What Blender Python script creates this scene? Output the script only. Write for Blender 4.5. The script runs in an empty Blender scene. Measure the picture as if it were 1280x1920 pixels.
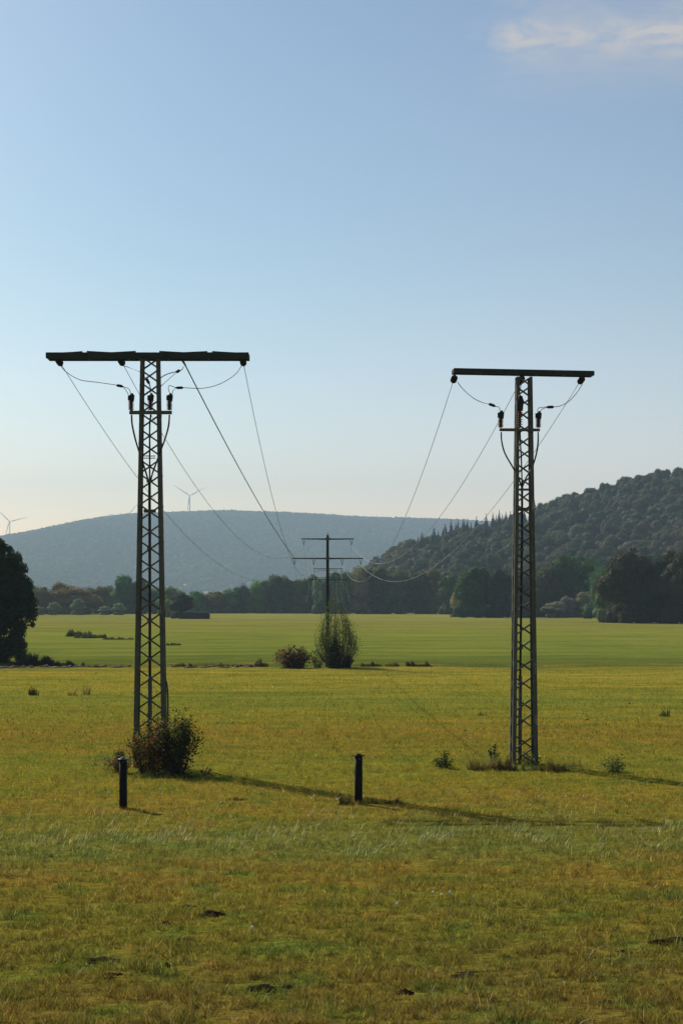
import bpy, math, random
import numpy as np
from mathutils import Vector, Matrix, noise
random.seed(7)
RNG = np.random.default_rng(11)
SC = bpy.context.scene
COL = SC.collection
# ------------------------------------------------------------------ camera
F, EYE, HOR = 3400.0, 4.2, 1125.0          # focal length in photo pixels, eye height, horizon row
cam = bpy.data.cameras.new('camera')
cam.sensor_fit = 'VERTICAL'; cam.sensor_height = 36.0; cam.sensor_width = 24.0
cam.lens = 36.0 * F / 1920.0
cam.shift_y = (HOR - 960.0) / 1920.0
cam.clip_start = 0.5; cam.clip_end = 30000
camo = bpy.data.objects.new('camera', cam); COL.objects.link(camo)
camo.location = (0, 0, EYE); camo.rotation_euler = (math.radians(90), 0, 0)
SC.camera = camo
# ------------------------------------------------------------------ sun and sky
SUN = Vector((-8.33, 11.97, 10.4)).normalized()
elev = math.asin(SUN.z); azim = math.atan2(SUN.x, SUN.y)
sl = bpy.data.lights.new('sun', 'SUN'); sl.energy = 4.8; sl.angle = math.radians(0.5); sl.color = (1.0, 0.93, 0.80)
so = bpy.data.objects.new('sun', sl); COL.objects.link(so)
so.rotation_euler = (-SUN).to_track_quat('-Z', 'Y').to_euler()
so.location = (-40, 60, 80)
world = bpy.data.worlds.new('World'); SC.world = world; world.use_nodes = True
SKY_STRENGTH = 0.10
EXPOSURE = 0.12
HAZE_DENSITY = 0.000188


class NT:
    """tiny node helper"""
    def __init__(s, tree): s.t = tree; s.n = tree.nodes; s.l = tree.links
    def new(s, typ, **kw):
        nd = s.n.new(typ)
        for k, v in kw.items():
            if isinstance(k, str) and hasattr(nd, k): setattr(nd, k, v)
        return nd
    def set(s, nd, i, v):
        if isinstance(v, bpy.types.NodeSocket): s.l.new(v, nd.inputs[i])
        elif v is not None: nd.inputs[i].default_value = v
    def math(s, op, a, b=None, clamp=False):
        nd = s.n.new('ShaderNodeMath'); nd.operation = op; nd.use_clamp = clamp
        s.set(nd, 0, a); s.set(nd, 1, b); return nd.outputs[0]
    def mix(s, f, a, b, mode='MIX'):
        nd = s.n.new('ShaderNodeMix'); nd.data_type = 'RGBA'; nd.blend_type = mode
        s.set(nd, 0, f); s.set(nd, 6, a); s.set(nd, 7, b); return nd.outputs[2]
    def noise(s, vec, scale, detail=3, rough=0.5, dist=0.0):
        nd = s.n.new('ShaderNodeTexNoise'); s.set(nd, 'Vector', vec)
        nd.inputs['Scale'].default_value = scale; nd.inputs['Detail'].default_value = detail
        nd.inputs['Roughness'].default_value = rough; nd.inputs['Distortion'].default_value = dist
        return nd.outputs[0]
    def ramp(s, fac, stops, interp='LINEAR'):
        nd = s.n.new('ShaderNodeValToRGB'); nd.color_ramp.interpolation = interp
        el = nd.color_ramp.elements
        while len(el) < len(stops): el.new(0.5)
        for e, (p, c) in zip(el, stops):
            e.position = p
            e.color = (c, c, c, 1) if isinstance(c, (int, float)) else (*c[:3], 1)
        s.l.new(fac, nd.inputs[0]); return nd.outputs[0]
    def smooth(s, v, a, b):
        nd = s.n.new('ShaderNodeMapRange'); nd.interpolation_type = 'SMOOTHSTEP'
        s.set(nd, 0, v); nd.inputs[1].default_value = a; nd.inputs[2].default_value = b
        return nd.outputs[0]
    def sep(s, v):
        nd = s.n.new('ShaderNodeSeparateXYZ'); s.l.new(v, nd.inputs[0]); return nd.outputs
    def comb(s, x, y, z):
        nd = s.n.new('ShaderNodeCombineXYZ'); s.set(nd, 0, x); s.set(nd, 1, y); s.set(nd, 2, z); return nd.outputs[0]


w = NT(world.node_tree); w.n.clear()
sky = w.new('ShaderNodeTexSky'); sky.sky_type = 'NISHITA'; sky.sun_disc = False
sky.sun_elevation = elev; sky.sun_rotation = azim
sky.altitude = 100; sky.air_density = 1.0; sky.dust_density = 0.9; sky.ozone_density = 2.5
tc = w.new('ShaderNodeTexCoord')
dx, dy, dz = w.sep(tc.outputs['Generated'])
dyc = w.math('MAXIMUM', dy, 0.05)
u = w.math('DIVIDE', dx, dyc); v = w.math('DIVIDE', dz, dyc)
n1 = w.noise(w.comb(w.math('MULTIPLY', u, 26.0), w.math('MULTIPLY', v, 75.0), 0.0), 1.0, 6, 0.6, 0.9)
n2 = w.noise(w.comb(w.math('MULTIPLY', u, 60.0), w.math('MULTIPLY', v, 110.0), 3.0), 1.0, 5, 0.6, 0.5)
n3 = w.noise(w.comb(w.math('MULTIPLY', u, 9.0), 0.0, 7.0), 1.0, 2, 0.5)
# a thin wispy band of cloud in the front right sky
vc = w.math('ADD', w.math('MULTIPLY', w.math('SUBTRACT', n3, 0.5), 0.02), w.math('ADD', w.math('MULTIPLY', u, 0.05), 0.3045))
dv = w.math('ABSOLUTE', w.math('SUBTRACT', v, vc))
tex = w.math('ADD', w.math('MULTIPLY', w.smooth(n1, 0.36, 0.72), 0.6), w.math('MULTIPLY', w.smooth(n2, 0.38, 0.7), 0.4))
core = w.math('MULTIPLY', w.math('MULTIPLY', w.smooth(dv, 0.015, 0.0), 0.75), tex)
veil = w.math('MULTIPLY', w.smooth(dv, 0.044, 0.0), w.math('MULTIPLY', w.smooth(n1, 0.12, 0.7), 0.55))
edge = w.math('ADD', u, w.math('ADD', w.math('MULTIPLY', w.math('SUBTRACT', n2, 0.5), 0.02), w.math('MULTIPLY', w.math('SUBTRACT', n1, 0.5), 0.05)))
left = w.smooth(edge, 0.066, 0.112)
spot = w.math('MULTIPLY', w.math('MULTIPLY', w.smooth(w.math('ABSOLUTE', w.math('SUBTRACT', u, 0.089)), 0.018, 0.0), w.smooth(w.math('ABSOLUTE', w.math('SUBTRACT', v, 0.309)), 0.014, 0.0)), w.math('ADD', tex, 0.3))
spot2 = w.math('MULTIPLY', w.smooth(u, 0.165, 0.195), w.math('MULTIPLY', w.smooth(w.math('ABSOLUTE', w.math('SUBTRACT', v, 0.316)), 0.024, 0.0), tex))
dens = w.math('MULTIPLY', w.math('ADD', w.math('ADD', core, veil), w.math('ADD', w.math('MULTIPLY', spot, 0.35), w.math('MULTIPLY', spot2, 0.6))), left, True)
front = w.smooth(dy, 0.3, 0.5)
dens = w.math('MULTIPLY', w.math('MULTIPLY', dens, front), 0.8, True)
cloudcol = w.mix(1.0, (6.0, 5.5, 5.2, 1), (1.0, 1.0, 1.0, 1), 'MULTIPLY')
# deepen the step from the bright horizon to the blue above it
sk = w.mix(1.0, sky.outputs[0], (0.125, 0.125, 0.125, 1), 'MULTIPLY')
gm = w.new('ShaderNodeGamma'); w.set(gm, 0, sk); gm.inputs[1].default_value = 1.5
sk = w.mix(1.0, gm.outputs[0], (8.35, 8.2, 7.05, 1), 'MULTIPLY')
sk = w.mix(w.smooth(v, 0.22, 0.0), sk, w.mix(1.0, sk, (1.40, 1.17, 1.29, 1), 'MULTIPLY'))
sk = w.mix(w.smooth(u, -0.12, 0.22), sk, w.mix(1.0, sk, (1.30, 1.11, 1.05, 1), 'MULTIPLY'))
skycol = w.mix(dens, sk, cloudcol)
bg = w.new('ShaderNodeBackground'); w.set(bg, 0, skycol); bg.inputs[1].default_value = SKY_STRENGTH
wo = w.new('ShaderNodeOutputWorld'); w.l.new(bg.outputs[0], wo.inputs[0])
SC.view_settings.view_transform = 'Standard'; SC.view_settings.look = 'None'
SC.view_settings.gamma = 1; SC.view_settings.use_curve_mapping = False
SC.view_settings.exposure = EXPOSURE
SC.cycles.use_denoising = True
SC.cycles.max_bounces = 5; SC.cycles.diffuse_bounces = 2; SC.cycles.glossy_bounces = 2
SC.cycles.transmission_bounces = 3; SC.cycles.volume_bounces = 1; SC.cycles.transparent_max_bounces = 8
SC.cycles.sample_clamp_indirect = 4


# ------------------------------------------------------------------ helpers
def ground_z(x, y):
    """height of the meadow"""
    a = min(1.0, max(0.0, (y - 10) / 15)) * (1.0 if y < 400 else max(0.0, 1 - (y - 400) / 100))
    z = 0.05 * noise.noise((x * 0.16, y * 0.16, 0.0)) + 0.09 * noise.noise((x * 0.035, y * 0.035, 3.0))
    z *= a
    if 12 < y < 60: z += 0.028 * noise.noise((x * 1.5, y * 1.5, 8.0)) * min(1, (60 - y) / 15) * min(1, (y - 12) / 3)
    dd = abs(y - 117.5)
    if dd < 3: z -= 0.28 * (1 - dd / 3) ** 2 * 2 * min(1, max(0, (14 - x) / 6))
    return z


def P(px, py, d):
    """point seen at photo pixel (px, py) at distance d"""
    return Vector(((px - 640) / F * d, d, EYE + (HOR - py) / F * d))


def dist_of(py): return F * EYE / (py - HOR)


def ground_pt(px, py):
    d = dist_of(py); x = (px - 640) / F * d
    return Vector((x, d, ground_z(x, d)))


class MB:
    def __init__(s): s.v = []; s.f = []
    def add(s, vs, fs):
        o = len(s.v); s.v += [Vector(p) for p in vs]; s.f += [tuple(i + o for i in f) for f in fs]
        return s
    def box(s, lo, hi):
        (a, b, c), (d, e, f) = lo, hi
        return s.add([(a, b, c), (d, b, c), (d, e, c), (a, e, c), (a, b, f), (d, b, f), (d, e, f), (a, e, f)],
                     [(0, 3, 2, 1), (4, 5, 6, 7), (0, 1, 5, 4), (1, 2, 6, 5), (2, 3, 7, 6), (3, 0, 4, 7)])
    def bar(s, p0, p1, a, b, up=(0, 0, 1), a1=None, b1=None):
        """box beam from p0 to p1; a = size along the side vector, b = size along up"""
        p0 = Vector(p0); p1 = Vector(p1); d = (p1 - p0).normalized(); up = Vector(up)
        sd = d.cross(up); sd.normalize(); u_ = sd.cross(d)
        a1 = a if a1 is None else a1; b1 = b if b1 is None else b1
        vs = []
        for p, aa, bb in ((p0, a, b), (p1, a1, b1)):
            for i, j in ((-1, -1), (1, -1), (1, 1), (-1, 1)): vs.append(p + sd * aa / 2 * i + u_ * bb / 2 * j)
        return s.add(vs, [(0, 1, 2, 3), (7, 6, 5, 4), (0, 4, 5, 1), (1, 5, 6, 2), (2, 6, 7, 3), (3, 7, 4, 0)])
    def tube(s, pts, r, n=6, cap=True):
        pts = [Vector(p) for p in pts]; rs = r if hasattr(r, '__len__') else [r] * len(pts)
        ref = Vector((0.13, 0.21, 0.97)); rings = []; vs = []
        for i, p in enumerate(pts):
            d = (pts[min(i + 1, len(pts) - 1)] - pts[max(i - 1, 0)]).normalized()
            a = d.cross(ref)
            if a.length < 0.05: a = d.cross(Vector((1, 0, 0)))
            a.normalize(); b = a.cross(d)
            for k in range(n):
                t = 2 * math.pi * k / n
                vs.append(p + (a * math.cos(t) + b * math.sin(t)) * rs[i])
        fs = []
        for i in range(len(pts) - 1):
            for k in range(n):
                k2 = (k + 1) % n
                fs.append((i * n + k, i * n + k2, (i + 1) * n + k2, (i + 1) * n + k))
        if cap:
            fs.append(tuple(range(n - 1, -1, -1))); m = (len(pts) - 1) * n
            fs.append(tuple(range(m, m + n)))
        return s.add(vs, fs)
    def lathe(s, p0, axis, prof, n=12):
        """prof: list of (t along the axis, radius)"""
        p0 = Vector(p0); ax = Vector(axis).normalized()
        a = ax.cross(Vector((0, 1, 0.01)));
        if a.length < 0.05: a = ax.cross(Vector((1, 0, 0)))
        a.normalize(); b = ax.cross(a); vs = []; fs = []
        for t, r in prof:
            for k in range(n):
                th = 2 * math.pi * k / n
                vs.append(p0 + ax * t + (a * math.cos(th) + b * math.sin(th)) * max(r, 1e-4))
        for i in range(len(prof) - 1):
            for k in range(n):
                k2 = (k + 1) % n
                fs.append((i * n + k, (i + 1) * n + k, (i + 1) * n + k2, i * n + k2))
        fs.append(tuple(range(n))); m = (len(prof) - 1) * n; fs.append(tuple(range(m + n - 1, m - 1, -1)))
        return s.add(vs, fs)
    def build(s, name, mat, parent=None, smooth=False):
        me = bpy.data.meshes.new(name)
        M = world_of(parent).inverted() if parent is not None else Matrix.Identity(4)
        me.from_pydata([M @ p for p in s.v], [], s.f); me.update()
        if mat: me.materials.append(mat)
        if smooth:
            me.shade_smooth()
        o = bpy.data.objects.new(name, me); COL.objects.link(o)
        if parent is not None: o.parent = parent
        return o


def world_of(o):
    m = o.matrix_basis.copy()
    while o.parent is not None:
        o = o.parent; m = o.matrix_basis @ m
    return m


def tag(o, label=None, cat=None, group=None, kind=None):
    if label: o['label'] = label
    if cat: o['category'] = cat
    if group: o['group'] = group
    if kind: o['kind'] = kind
    return o


def empty(name, loc, rz=0.0):
    o = bpy.data.objects.new(name, None); COL.objects.link(o)
    o.location = loc; o.rotation_euler = (0, 0, rz); o.empty_display_size = 0.2
    o.matrix_basis = Matrix.Translation(Vector(loc)) @ Matrix.Rotation(rz, 4, 'Z')
    return o


def np_mesh(name, co, faces, mat, col=None, parent=None, smooth=False):
    """co (N,3), faces (M,k) arrays"""
    me = bpy.data.meshes.new(name); co = np.asarray(co, np.float32); faces = np.asarray(faces, np.int32)
    k = faces.shape[1]
    me.vertices.add(len(co)); me.vertices.foreach_set('co', co.ravel())
    me.loops.add(faces.size); me.loops.foreach_set('vertex_index', faces.ravel())
    me.polygons.add(len(faces)); me.polygons.foreach_set('loop_start', np.arange(0, faces.size, k, dtype=np.int32))
    if col is not None:
        at = me.color_attributes.new('Col', 'FLOAT_COLOR', 'POINT')
        c4 = np.ones((len(co), 4), np.float32); c4[:, :3] = col; at.data.foreach_set('color', c4.ravel())
    me.update(calc_edges=True); me.validate()
    if smooth: me.shade_smooth()
    if mat: me.materials.append(mat)
    o = bpy.data.objects.new(name, me); COL.objects.link(o)
    if parent is not None: o.parent = parent
    return o


def spline(pts, n=8):
    pts = [Vector(p) for p in pts]
    if len(pts) < 3: return pts
    q = [pts[0] * 2 - pts[1]] + pts + [pts[-1] * 2 - pts[-2]]; out = []
    for i in range(1, len(q) - 2):
        a, b, c, d = q[i - 1:i + 3]
        for k in range(n):
            t = k / n
            out.append(0.5 * (2 * b + (c - a) * t + (2 * a - 5 * b + 4 * c - d) * t * t + (3 * b - a - 3 * c + d) * t ** 3))
    out.append(pts[-1]); return out


# ------------------------------------------------------------------ materials
def new_mat(name):
    m = bpy.data.materials.new(name); m.use_nodes = True
    t = NT(m.node_tree); b = m.node_tree.nodes['Principled BSDF']
    return m, t, b


def metal(name, c1, c2, rough=0.55, scale=6.0, metallic=0.0, rust=0.0, spec=0.2):
    m, t, b = new_mat(name)
    g = t.new('ShaderNodeNewGeometry')
    n = t.noise(g.outputs['Position'], scale, 5, 0.65)
    c = t.ramp(n, [(0.3, c1), (0.7, c2)])
    if rust:
        n2 = t.noise(g.outputs['Position'], scale * 2.7, 6, 0.7)
        c = t.mix(t.smooth(n2, 0.60, 0.72), c, (0.12, 0.055, 0.028, 1))
    if rust:
        fx, fy, fz = t.sep(g.outputs['Position'])
        n3 = t.noise(t.comb(t.math('MULTIPLY', fx, 22.0), t.math('MULTIPLY', fy, 22.0), t.math('MULTIPLY', fz, 2.2)), 1.0, 4, 0.6)
        c = t.mix(t.smooth(n3, 0.64, 0.68), c, (0.30, 0.29, 0.25, 1))
    t.l.new(c, b.inputs['Base Color']); b.inputs['Roughness'].default_value = rough
    b.inputs['Metallic'].default_value = metallic; b.inputs['Specular IOR Level'].default_value = spec
    bp = t.new('ShaderNodeBump'); bp.inputs['Strength'].default_value = 0.15; bp.inputs['Distance'].default_value = 0.01
    t.l.new(n, bp.inputs['Height']); t.l.new(bp.outputs[0], b.inputs['Normal'])
    return m


M_STEEL = metal('painted_steel', (0.066, 0.065, 0.050), (0.115, 0.110, 0.084), 0.6, 5, 0.0, 1)
M_ARM = metal('dark_green_steel', (0.026, 0.034, 0.030), (0.045, 0.05, 0.04), 0.6, 4, spec=0.1)
M_BLACK = metal('black_plastic', (0.008, 0.008, 0.009), (0.016, 0.014, 0.014), 0.5, 8)
M_RED = metal('oxide_red_polymer', (0.10, 0.022, 0.016), (0.13, 0.03, 0.02), 0.5, 12)
M_PORC = metal('dark_glaze', (0.014, 0.012, 0.011), (0.022, 0.018, 0.016), 0.5, 8, spec=0.1)
M_WIRE = metal('weathered_conductor', (0.16, 0.16, 0.155), (0.24, 0.24, 0.23), 0.45, 3, 0.6)
M_CABLE = metal('dark_cable', (0.018, 0.018, 0.018), (0.03, 0.03, 0.03), 0.45, 6)
M_POST = metal('black_pipe', (0.007, 0.006, 0.006), (0.014, 0.009, 0.008), 0.6, 10, spec=0.08)
M_CAPM = metal('worn_cap', (0.05, 0.045, 0.04), (0.16, 0.15, 0.14), 0.4, 30, 0.4)
M_CONC = metal('weathered_pole', (0.022, 0.026, 0.026), (0.04, 0.042, 0.04), 0.8, 3, spec=0.05)
M_WHITE = metal('turbine_white', (0.70, 0.71, 0.72), (0.78, 0.78, 0.78), 0.4, 0.05)
M_BARK = metal('bark', (0.035, 0.028, 0.02), (0.075, 0.06, 0.045), 0.9, 4)
M_SOIL = metal('dark_soil', (0.016, 0.011, 0.008), (0.045, 0.028, 0.017), 0.95, 14, spec=0.0)
M_DRYSOIL = metal('turned_soil', (0.10, 0.07, 0.042), (0.21, 0.155, 0.10), 0.95, 3)
M_TARP = metal('dark_tarpaulin', (0.012, 0.014, 0.014), (0.02, 0.021, 0.02), 0.7, 1.5, spec=0.05)
M_WALLP = metal('pale_render', (0.45, 0.43, 0.40), (0.6, 0.58, 0.54), 0.85, 0.4)
M_ROOF = metal('roof_tiles', (0.20, 0.13, 0.10), (0.30, 0.20, 0.16), 0.8, 0.6)
M_ROOFP = metal('pale_sheet_roof', (0.5, 0.5, 0.5), (0.66, 0.66, 0.66), 0.35, 0.2)
M_GLASS = metal('dark_window', (0.02, 0.025, 0.03), (0.04, 0.045, 0.05), 0.15, 1)
M_SEED = metal('seed_head', (0.7, 0.66, 0.55), (0.85, 0.8, 0.7), 0.9, 40)


def leaf_material(name, transl=0.3, rough=0.55, spec=0.3, use_objcol=True):
    m, t, b = new_mat(name)
    a = t.new('ShaderNodeAttribute'); a.attribute_name = 'Col'
    c = a.outputs['Color']
    if use_objcol:
        oi = t.new('ShaderNodeObjectInfo'); c = t.mix(1.0, c, oi.outputs['Color'], 'MULTIPLY')
    t.l.new(c, b.inputs['Base Color']); b.inputs['Roughness'].default_value = rough
    b.inputs['Specular IOR Level'].default_value = spec
    tr = t.new('ShaderNodeBsdfTranslucent')
    t.l.new(t.mix(1.0, c, (1.2, 1.6, 0.7, 1), 'MULTIPLY'), tr.inputs[0])
    mx = t.new('ShaderNodeMixShader'); mx.inputs[0].default_value = transl
    t.l.new(b.outputs[0], mx.inputs[1]); t.l.new(tr.outputs[0], mx.inputs[2])
    t.l.new(mx.outputs[0], t.n['Material Output'].inputs[0])
    return m


M_LEAF = leaf_material('foliage', 0.3, 0.75, 0.15)
M_SHRUB = leaf_material('shrub_leaves', 0.4, 0.6, 0.12)
M_FAR = leaf_material('far_foliage', 0.1, 1.0, 0.05)


def meadow_color(t, pos):
    """colour of the meadow turf by place: mown strips, dry patches, greener hollows"""
    x, y, z = t.sep(pos)
    p2 = t.comb(x, t.math('MULTIPLY', y, 1.0), 0.0)
    nA = t.noise(t.comb(t.math('MULTIPLY', x, 0.25), t.math('MULTIPLY', y, 0.7), 0.0), 0.55, 4, 0.6)
    nB = t.noise(p2, 0.9, 5, 0.6); nC = t.noise(p2, 6.0, 4, 0.6)
    # strips run across the valley; their places along y are given as 18 / y
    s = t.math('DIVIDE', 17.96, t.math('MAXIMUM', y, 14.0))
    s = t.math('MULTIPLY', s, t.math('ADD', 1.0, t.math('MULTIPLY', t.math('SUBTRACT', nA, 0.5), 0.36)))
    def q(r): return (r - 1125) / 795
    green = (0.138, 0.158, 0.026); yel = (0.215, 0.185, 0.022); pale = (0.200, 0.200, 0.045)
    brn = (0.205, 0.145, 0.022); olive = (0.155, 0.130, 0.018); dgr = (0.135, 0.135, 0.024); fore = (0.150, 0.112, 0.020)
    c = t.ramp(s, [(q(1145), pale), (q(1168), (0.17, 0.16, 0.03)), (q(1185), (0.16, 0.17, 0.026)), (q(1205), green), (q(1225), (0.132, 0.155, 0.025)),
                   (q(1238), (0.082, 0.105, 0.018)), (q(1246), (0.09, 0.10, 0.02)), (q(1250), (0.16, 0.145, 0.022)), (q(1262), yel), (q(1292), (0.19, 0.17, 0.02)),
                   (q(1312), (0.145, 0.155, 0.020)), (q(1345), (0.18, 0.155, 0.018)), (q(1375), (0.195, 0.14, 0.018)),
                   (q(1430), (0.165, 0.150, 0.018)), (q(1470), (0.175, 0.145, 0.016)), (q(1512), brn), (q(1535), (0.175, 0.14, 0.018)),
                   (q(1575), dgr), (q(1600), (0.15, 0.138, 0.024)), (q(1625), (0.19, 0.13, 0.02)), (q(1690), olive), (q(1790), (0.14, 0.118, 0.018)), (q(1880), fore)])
    c = t.mix(t.smooth(nB, 0.56, 0.74), c, (0.200, 0.130, 0.024, 1))
    c = t.mix(t.math('MULTIPLY', t.smooth(nB, 0.52, 0.30), 0.85), c, (0.095, 0.125, 0.018, 1))
    # long mowing streaks across the valley, drawn out along x
    ly = t.math('LOGARITHM', t.math('MAXIMUM', y, 5.0), 2.718)
    st = t.noise(t.comb(t.math('DIVIDE', x, t.math('MAXIMUM', t.math('MULTIPLY', y, 0.10), 2.0)), t.math('MULTIPLY', ly, 26.0), 0.0), 1.0, 5, 0.65)
    far = t.smooth(y, 45.0, 90.0)
    st2 = t.noise(t.comb(t.math('DIVIDE', x, t.math('MAXIMUM', t.math('MULTIPLY', y, 0.03), 1.0)), t.math('MULTIPLY', ly, 60.0), 4.0), 1.0, 4, 0.6)
    st = t.math('ADD', t.math('MULTIPLY', st, 0.65), t.math('MULTIPLY', st2, 0.35))
    ks = t.ramp(st, [(0.32, (0.52, 0.64, 0.60)), (0.5, (1.0, 1.0, 1.0)), (0.68, (1.50, 1.22, 1.35))])
    c = t.mix(t.math('ADD', t.math('MULTIPLY', far, 0.65), 0.35), c, t.mix(1.0, c, ks, 'MULTIPLY'))
    k = t.ramp(nC, [(0.25, 0.62), (0.5, 1.0), (0.78, 1.32)])
    c = t.mix(1.0, c, k, 'MULTIPLY')
    c = t.mix(1.0, c, (1.43, 1.44, 1.45, 1), 'MULTIPLY')
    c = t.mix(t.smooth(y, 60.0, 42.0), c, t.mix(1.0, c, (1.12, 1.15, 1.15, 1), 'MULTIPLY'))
    return c, nC


def meadow_ground():
    m, t, b = new_mat('meadow_turf')
    g = t.new('ShaderNodeNewGeometry')
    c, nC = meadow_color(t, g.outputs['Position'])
    x, y, z = t.sep(g.outputs['Position'])
    nf = t.noise(g.outputs['Position'], 38.0, 4, 0.7)
    near = t.smooth(y, 70.0, 30.0)
    k = t.ramp(nf, [(0.3, 0.40), (0.55, 0.85), (0.75, 1.1)])  # dark gaps between near blades, their shade put into the ground colour
    kk = t.mix(near, (0.92, 0.92, 0.92, 1), k)
    c = t.mix(1.0, c, kk, 'MULTIPLY')
    t.l.new(c, b.inputs['Base Color']); b.inputs['Roughness'].default_value = 0.9
    b.inputs['Specular IOR Level'].default_value = 0.0
    # tussocky relief: grows coarser with distance, where the blades themselves cannot be told apart
    n1 = t.noise(t.comb(x, y, 0.0), 3.0, 5, 0.7)
    n2 = t.noise(t.comb(t.math('MULTIPLY', x, 0.4), y, 0.0), 0.5, 5, 0.7)
    h = t.math('ADD', t.math('MULTIPLY', n1, 0.12), t.math('MULTIPLY', n2, 0.35))
    bp = t.new('ShaderNodeBump'); bp.inputs['Strength'].default_value = 0.9; bp.inputs['Distance'].default_value = 1.0
    t.l.new(h, bp.inputs['Height']); t.l.new(bp.outputs[0], b.inputs['Normal'])
    return m


def grass_material(name, tint=(1, 1, 1), own=0.0, owncol=(0.2, 0.25, 0.08), rough=0.7, transl=0.45, spec=0.06):
    m, t, b = new_mat(name)
    g = t.new('ShaderNodeNewGeometry')
    c, nC = meadow_color(t, g.outputs['Position'])
    a = t.new('ShaderNodeAttribute'); a.attribute_name = 'Col'
    c = t.mix(1.0, c, a.outputs['Color'], 'MULTIPLY')
    c = t.mix(1.0, c, (*tint, 1), 'MULTIPLY')
    if own: c = t.mix(own, c, t.mix(1.0, a.outputs['Color'], (*owncol, 1), 'MULTIPLY'))
    t.l.new(c, b.inputs['Base Color']); b.inputs['Roughness'].default_value = rough
    b.inputs['Specular IOR Level'].default_value = spec
    tr = t.new('ShaderNodeBsdfTranslucent'); t.l.new(c, tr.inputs[0])
    mx = t.new('ShaderNodeMixShader'); mx.inputs[0].default_value = transl
    t.l.new(b.outputs[0], mx.inputs[1]); t.l.new(tr.outputs[0], mx.inputs[2])
    t.l.new(mx.outputs[0], t.n['Material Output'].inputs[0])
    return m


# ------------------------------------------------------------------ ground
def axis(parts):
    out = []
    for a, b, st in parts: out += list(np.arange(a, b, st))
    return np.array(out + [parts[-1][1]])


gx = axis([(-5800, -600, 400), (-600, -100, 50), (-100, -30, 5), (-30, -9, 0.5), (-9, 9, 0.22), (9, 30, 0.5), (30, 100, 5), (100, 600, 50), (600, 5800, 400)])
gy = axis([(-600, -60, 60), (-60, 10, 5), (10, 42, 0.22), (42, 60, 0.5), (60, 110, 1.0), (110, 125, 0.5), (125, 200, 5), (200, 700, 20), (700, 5850, 250)])
gv = np.array([(x, y, ground_z(float(x), float(y))) for y in gy for x in gx])
ny, nx = len(gy), len(gx)
ii, jj = np.meshgrid(np.arange(ny - 1), np.arange(nx - 1), indexing='ij'); b0 = (ii * nx + jj).ravel()
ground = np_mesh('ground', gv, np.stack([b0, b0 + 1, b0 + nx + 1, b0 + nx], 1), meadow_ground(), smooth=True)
tag(ground, kind='structure', label='wide flat meadow in green and dry yellow strips')


def gz_many(x, y):
    return np.array([ground_z(float(a), float(b)) for a, b in zip(x, y)])


# height lookup grid for blades
_lx = np.arange(-40, 40.01, 0.25); _ly = np.arange(8, 130.01, 0.25)
_lz = np.array([[ground_z(float(a), float(b)) for a in _lx] for b in _ly])


def gz_fast(x, y):
    i = np.clip((y - 8) / 0.25, 0, len(_ly) - 2); j = np.clip((x + 40) / 0.25, 0, len(_lx) - 2)
    i0 = i.astype(int); j0 = j.astype(int); fi = i - i0; fj = j - j0
    return (_lz[i0, j0] * (1 - fi) * (1 - fj) + _lz[i0 + 1, j0] * fi * (1 - fj) + _lz[i0, j0 + 1] * (1 - fi) * fj + _lz[i0 + 1, j0 + 1] * fi * fj)


MOLES = [
    (311, 1734, 0.10, 0.05, 'small dark molehill in the left near turf'), (345, 1764, 0.16, 0.03, 'flat crumbled earth patch below the small dark molehill'),
    (398, 1717, 0.22, 0.05, 'widest dark earth patch in the left near turf'), (352, 1702, 0.14, 0.03, 'thin dark earth patch above the small molehill'),
    (190, 1802, 0.26, 0.04, 'dark earth hollow among long grass at the lower left'), (206, 1830, 0.18, 0.03, 'brown earth patch at the lower left below the earth hollow'),
    (313, 1815, 0.06, 0.05, 'single dark clod in the lower left turf'), (493, 1859, 0.24, 0.06, 'dark molehill near the bottom edge left of the centre'),
    (759, 1868, 0.10, 0.05, 'dark molehill near the bottom edge right of the centre'), (762, 1815, 0.14, 0.02, 'faint dark earth patch right of the centre'),
    (1262, 1775, 0.30, 0.07, 'black earth lump at the right edge of the near turf'), (1137, 1886, 0.14, 0.04, 'dark earth in the straw at the lower right'),
    (1165, 1790, 0.12, 0.03, 'small earth patch in the right near turf'), (875, 1833, 0.3, 0.02, 'low dark earth streak in the lower middle turf')]
# value-noise lookup for patchy grass
_t = np.array([[noise.noise((i * 0.35, j * 0.35, 9.0)) for i in range(256)] for j in range(256)])


def patch(x, y, s=1.0):
    return _t[(np.abs(y) * 3 * s).astype(int) % 256, ((x + 60) * 3 * s).astype(int) % 256]


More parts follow.
